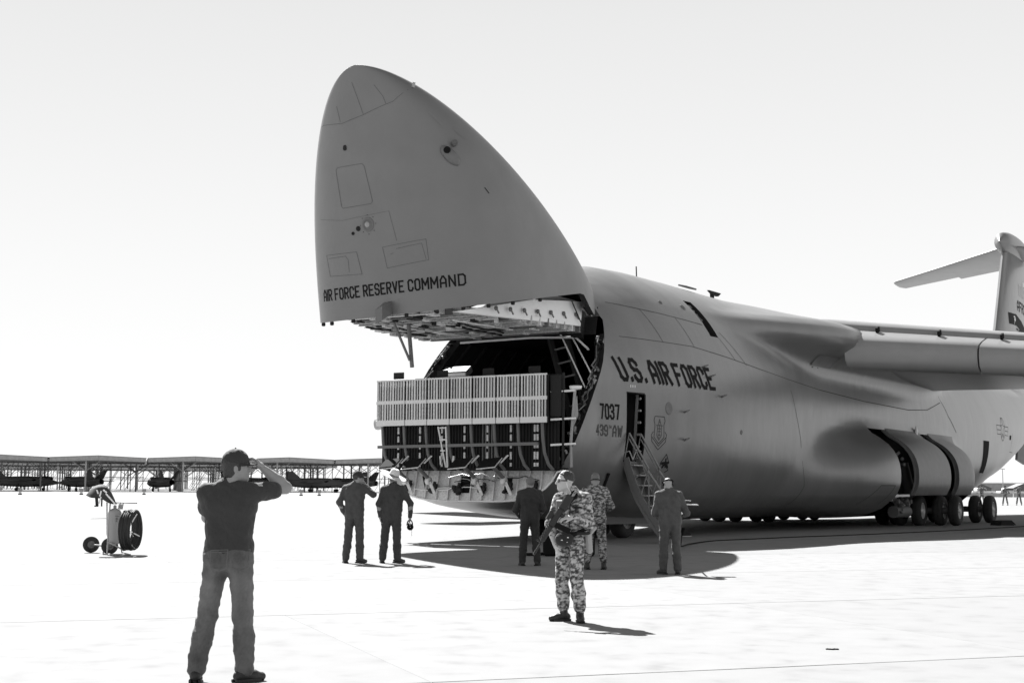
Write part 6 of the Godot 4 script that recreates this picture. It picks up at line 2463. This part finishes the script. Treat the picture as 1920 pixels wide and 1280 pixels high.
# ---------------------------------------------------------------- small things on the ground
func build_small() -> void:
	var c := thing("equipment_case", "low black equipment case on the ground behind the armed soldier", "equipment case", Vector3(1.05, 0, -32.0))
	var g := Geo.new()
	g.box(Vector3(0.25, 0.22, 0), Vector3(1.15, 0.42, 0.6), Basis(), 0.04)
	part("box", g, M.black, c)
	g = Geo.new()
	g.box(Vector3(0.25, 0.45, 0), Vector3(1.17, 0.05, 0.62), Basis(), 0.015)
	part("lid", g, M.dark, c)
	g = Geo.new()
	g.tube([Vector3(-0.3, 0.05, 0.1), Vector3(-0.7, 0.03, 0.12)], 0.035, 8)
	part("tow_handle", g, M.black, c)
	for q in [[Vector3(21.0, 0, -60.55), "black wheel chock under the rearmost main wheel"], [Vector3(5.4, 0, -44.3), "dark triangular chock on the ground near the crew stair's foot"]]:
		var k := thing("wheel_chock", q[1], "wheel chock", q[0], 0.45)
		g = Geo.new()
		if q[0].x > 10:
			g.prism([Vector3(-0.45, 0, 0.3), Vector3(0.35, 0, 0.3), Vector3(0.2, 0.22, 0.3), Vector3(-0.35, 0.2, 0.3)], Vector3(0, 0, -0.6))
			part("wedge", g, M.dark, k)
			g = Geo.new()
			g.tube([Vector3(0.2, 0.15, 0.1), Vector3(0.4, 0.18, 0.1), Vector3(0.55, 0.02, 0.15)], 0.02, 6)
			part("rope", g, M.black, k)
		else:
			g.prism([Vector3(-0.14, 0.02, 0.12), Vector3(0.16, 0.02, 0.12), Vector3(0.18, 0.1, 0.12), Vector3(-0.05, 0.28, 0.12)], Vector3(0, 0, -0.22))
			part("wedge", g, M.dark, k)
			g = Geo.new()
			g.bar(Vector3(-0.15, 0.03, 0.14), Vector3(0.18, 0.03, 0.14), 0.03, 0.03)
			part("rail", g, M.steel, k)
	g = Geo.new()
	var pts := [Vector3(3.0, 1.02, -25.75), Vector3(3.05, 0.95, -26.1), Vector3(3.35, 0.62, -28.0), Vector3(3.7, 0.3, -31.0), Vector3(4.2, 0.1, -35.0), Vector3(4.9, 0.03, -38.5), Vector3(5.89, 0.015, -41.1), Vector3(7.2, 0.015, -42.6), Vector3(9.0, 0.015, -44.6), Vector3(11.28, 0.015, -46.81), Vector3(16.0, 0.015, -52.0), Vector3(21.12, 0.015, -58.43), Vector3(24, 0.015, -62)]
	var cu := Curve3D.new()
	for i in pts.size():
		var d: Vector3 = (pts[mini(i + 1, pts.size() - 1)] - pts[maxi(i - 1, 0)]) / 6.0
		cu.add_point(pts[i], -d, d)
	var ps := []
	for i in 121:
		ps.append(cu.sample_baked(cu.get_baked_length() * i / 120.0))
	g.tube(ps, 0.018, 6)
	var cab := part("headset_cable", g, M.black, self)
	cab.set_meta("label", "long black intercom cable running from the bowed airman across the shaded apron")
	cab.set_meta("category", "cable")
	g = Geo.new()
	for k in 5:
		g.ellipsoid(Vector3(3.1 + 0.022 * k - 0.04, 0.006, -13.81 + 0.01 * (k % 3)), Vector3(0.022, 0.008, 0.012), 8, 4)
	var db := part("scrap", g, M.black, self)
	db.set_meta("label", "small dark scrap lying on the bright apron at lower right")
	db.set_meta("category", "scrap")

func build_ground() -> void:
	var ap := Node3D.new()
	ap.name = "apron"
	add_child(ap)
	ap.set_meta("kind", "structure")
	var g := Geo.new()
	g.quad(Vector3(-3000, -0.02, 400), Vector3(3000, -0.02, 400), Vector3(3000, -0.02, -3500), Vector3(-3000, -0.02, -3500), Vector3.UP)
	part("apron_base", g, M.apron, ap)
	# concrete slabs with open joints, as far as they can be told apart
	var rot := Basis(Vector3.UP, deg_to_rad(20.0))
	var size := 6.1
	g = Geo.new()
	g.box(Vector3(0, -0.008, 0), Vector3(size - 0.003, 0.016, size - 0.016), Basis(), 0.004)
	var me := g.mesh()
	var org := Vector3(1.2, 0, -15.3)
	for d in 1:
		for i in range(-13, 14):
			var st := Geo.new()
			var along := Vector3(1, 0, 0) if d == 0 else Vector3(0, 0, 1)
			var across := Vector3(0, 0, 1) if d == 0 else Vector3(1, 0, 0)
			var c := org + rot * (across * (i - 0.5) * size)
			var pts := []
			for k in range(-60, 61):
				var q := c + rot * (along * k * 1.5 + across * 0.01 * sin(k * 2.3 + i))
				if q.z < -2.0 and q.z > -84.0 and absf(q.x) < -q.z * 0.42 + 5.0:
					pts.append(q)
			if pts.size() < 4:
				continue
			var a: Array = pts.map(func(q): return q + rot * (across * (0.009 + 0.005 * sin(q.x * 3.1 + q.z))) + Vector3(0, 0.004, 0))
			var b: Array = pts.map(func(q): return q - rot * (across * (0.009 + 0.005 * cos(q.z * 2.7))) + Vector3(0, 0.004, 0))
			st.sheet([a, b], false, true)
			part("joint_seal", st, M.seal, ap)
	for i in range(-16, 17):
		for k in range(-16, 5):
			var p := org + rot * Vector3(i * size, 0, k * size)
			var d := -p.z
			if d < 1.0 or d > 82.0 or absf(p.x) > 0.40 * d + 6.0:
				continue
			put("slab", me, M.slabs[rng.randi() % 4], ap, Transform3D(rot, p))

func make_sky() -> void:
	var w := 512
	var h := 256
	var im := Image.create(w, h, false, Image.FORMAT_RGBF)
	for y in h:
		var el := 90.0 - 180.0 * (y + 0.5) / h
		var l: float
		if el >= 0.0:
			l = tab(el, [0.0, 3.0, 8.0, 14.0, 19.0, 28.0, 45.0, 65.0, 90.0], [1.06, 1.03, 0.97, 0.89, 0.83, 0.66, 0.4, 0.26, 0.21])
		else:
			l = 1.05
		l *= SKY_K
		for x in w:
			im.set_pixel(x, y, Color(l, l, l))
	var pm := PanoramaSkyMaterial.new()
	pm.panorama = ImageTexture.create_from_image(im)
	var sky := Sky.new()
	sky.sky_material = pm
	var env := Environment.new()
	env.background_mode = Environment.BG_SKY
	env.sky = sky
	env.tonemap_mode = Environment.TONE_MAPPER_LINEAR
	env.tonemap_exposure = EXPOSURE
	env.sdfgi_enabled = true
	env.ssao_enabled = true
	env.ssil_enabled = true
	var we := WorldEnvironment.new()
	we.name = "world_environment"
	we.environment = env
	add_child(we)

const EXPOSURE := 3.3
const SKY_K := 0.303
const SUN := 1.6

func _ready() -> void:
	rng.seed = 7
	fold.seed = 3
	fold.frequency = 1.0
	fold.fractal_octaves = 2
	blot.seed = 11
	blot.frequency = 1.0
	blot.fractal_octaves = 2
	var cam := Camera3D.new()
	cam.name = "camera"
	add_child(cam)
	cam.position = Vector3(0, 1.55, 0)
	cam.basis = Basis(Vector3.RIGHT, atan(271.0 / 2640.0)) * Basis(Vector3(0, 0, 1), deg_to_rad(0.3))
	cam.fov = rad_to_deg(2.0 * atan(639.4 / 2640.0))
	cam.far = 6000.0
	cam.near = 0.1
	cam.current = true
	make_sky()
	var sun := DirectionalLight3D.new()
	sun.name = "sun"
	add_child(sun)
	sun.light_energy = SUN
	sun.light_color = Color(1.0, 1.0, 1.0)
	sun.light_angular_distance = 0.5
	sun.shadow_enabled = true
	sun.look_at_from_position(Vector3.ZERO, Vector3(0.44 * cos(deg_to_rad(46.3)), -sin(deg_to_rad(46.3)), 0.898 * cos(deg_to_rad(46.3))))
	make_materials()
	build_ground()
	build_plane()
	build_background()
	build_extinguisher()
	build_people()
	build_small()
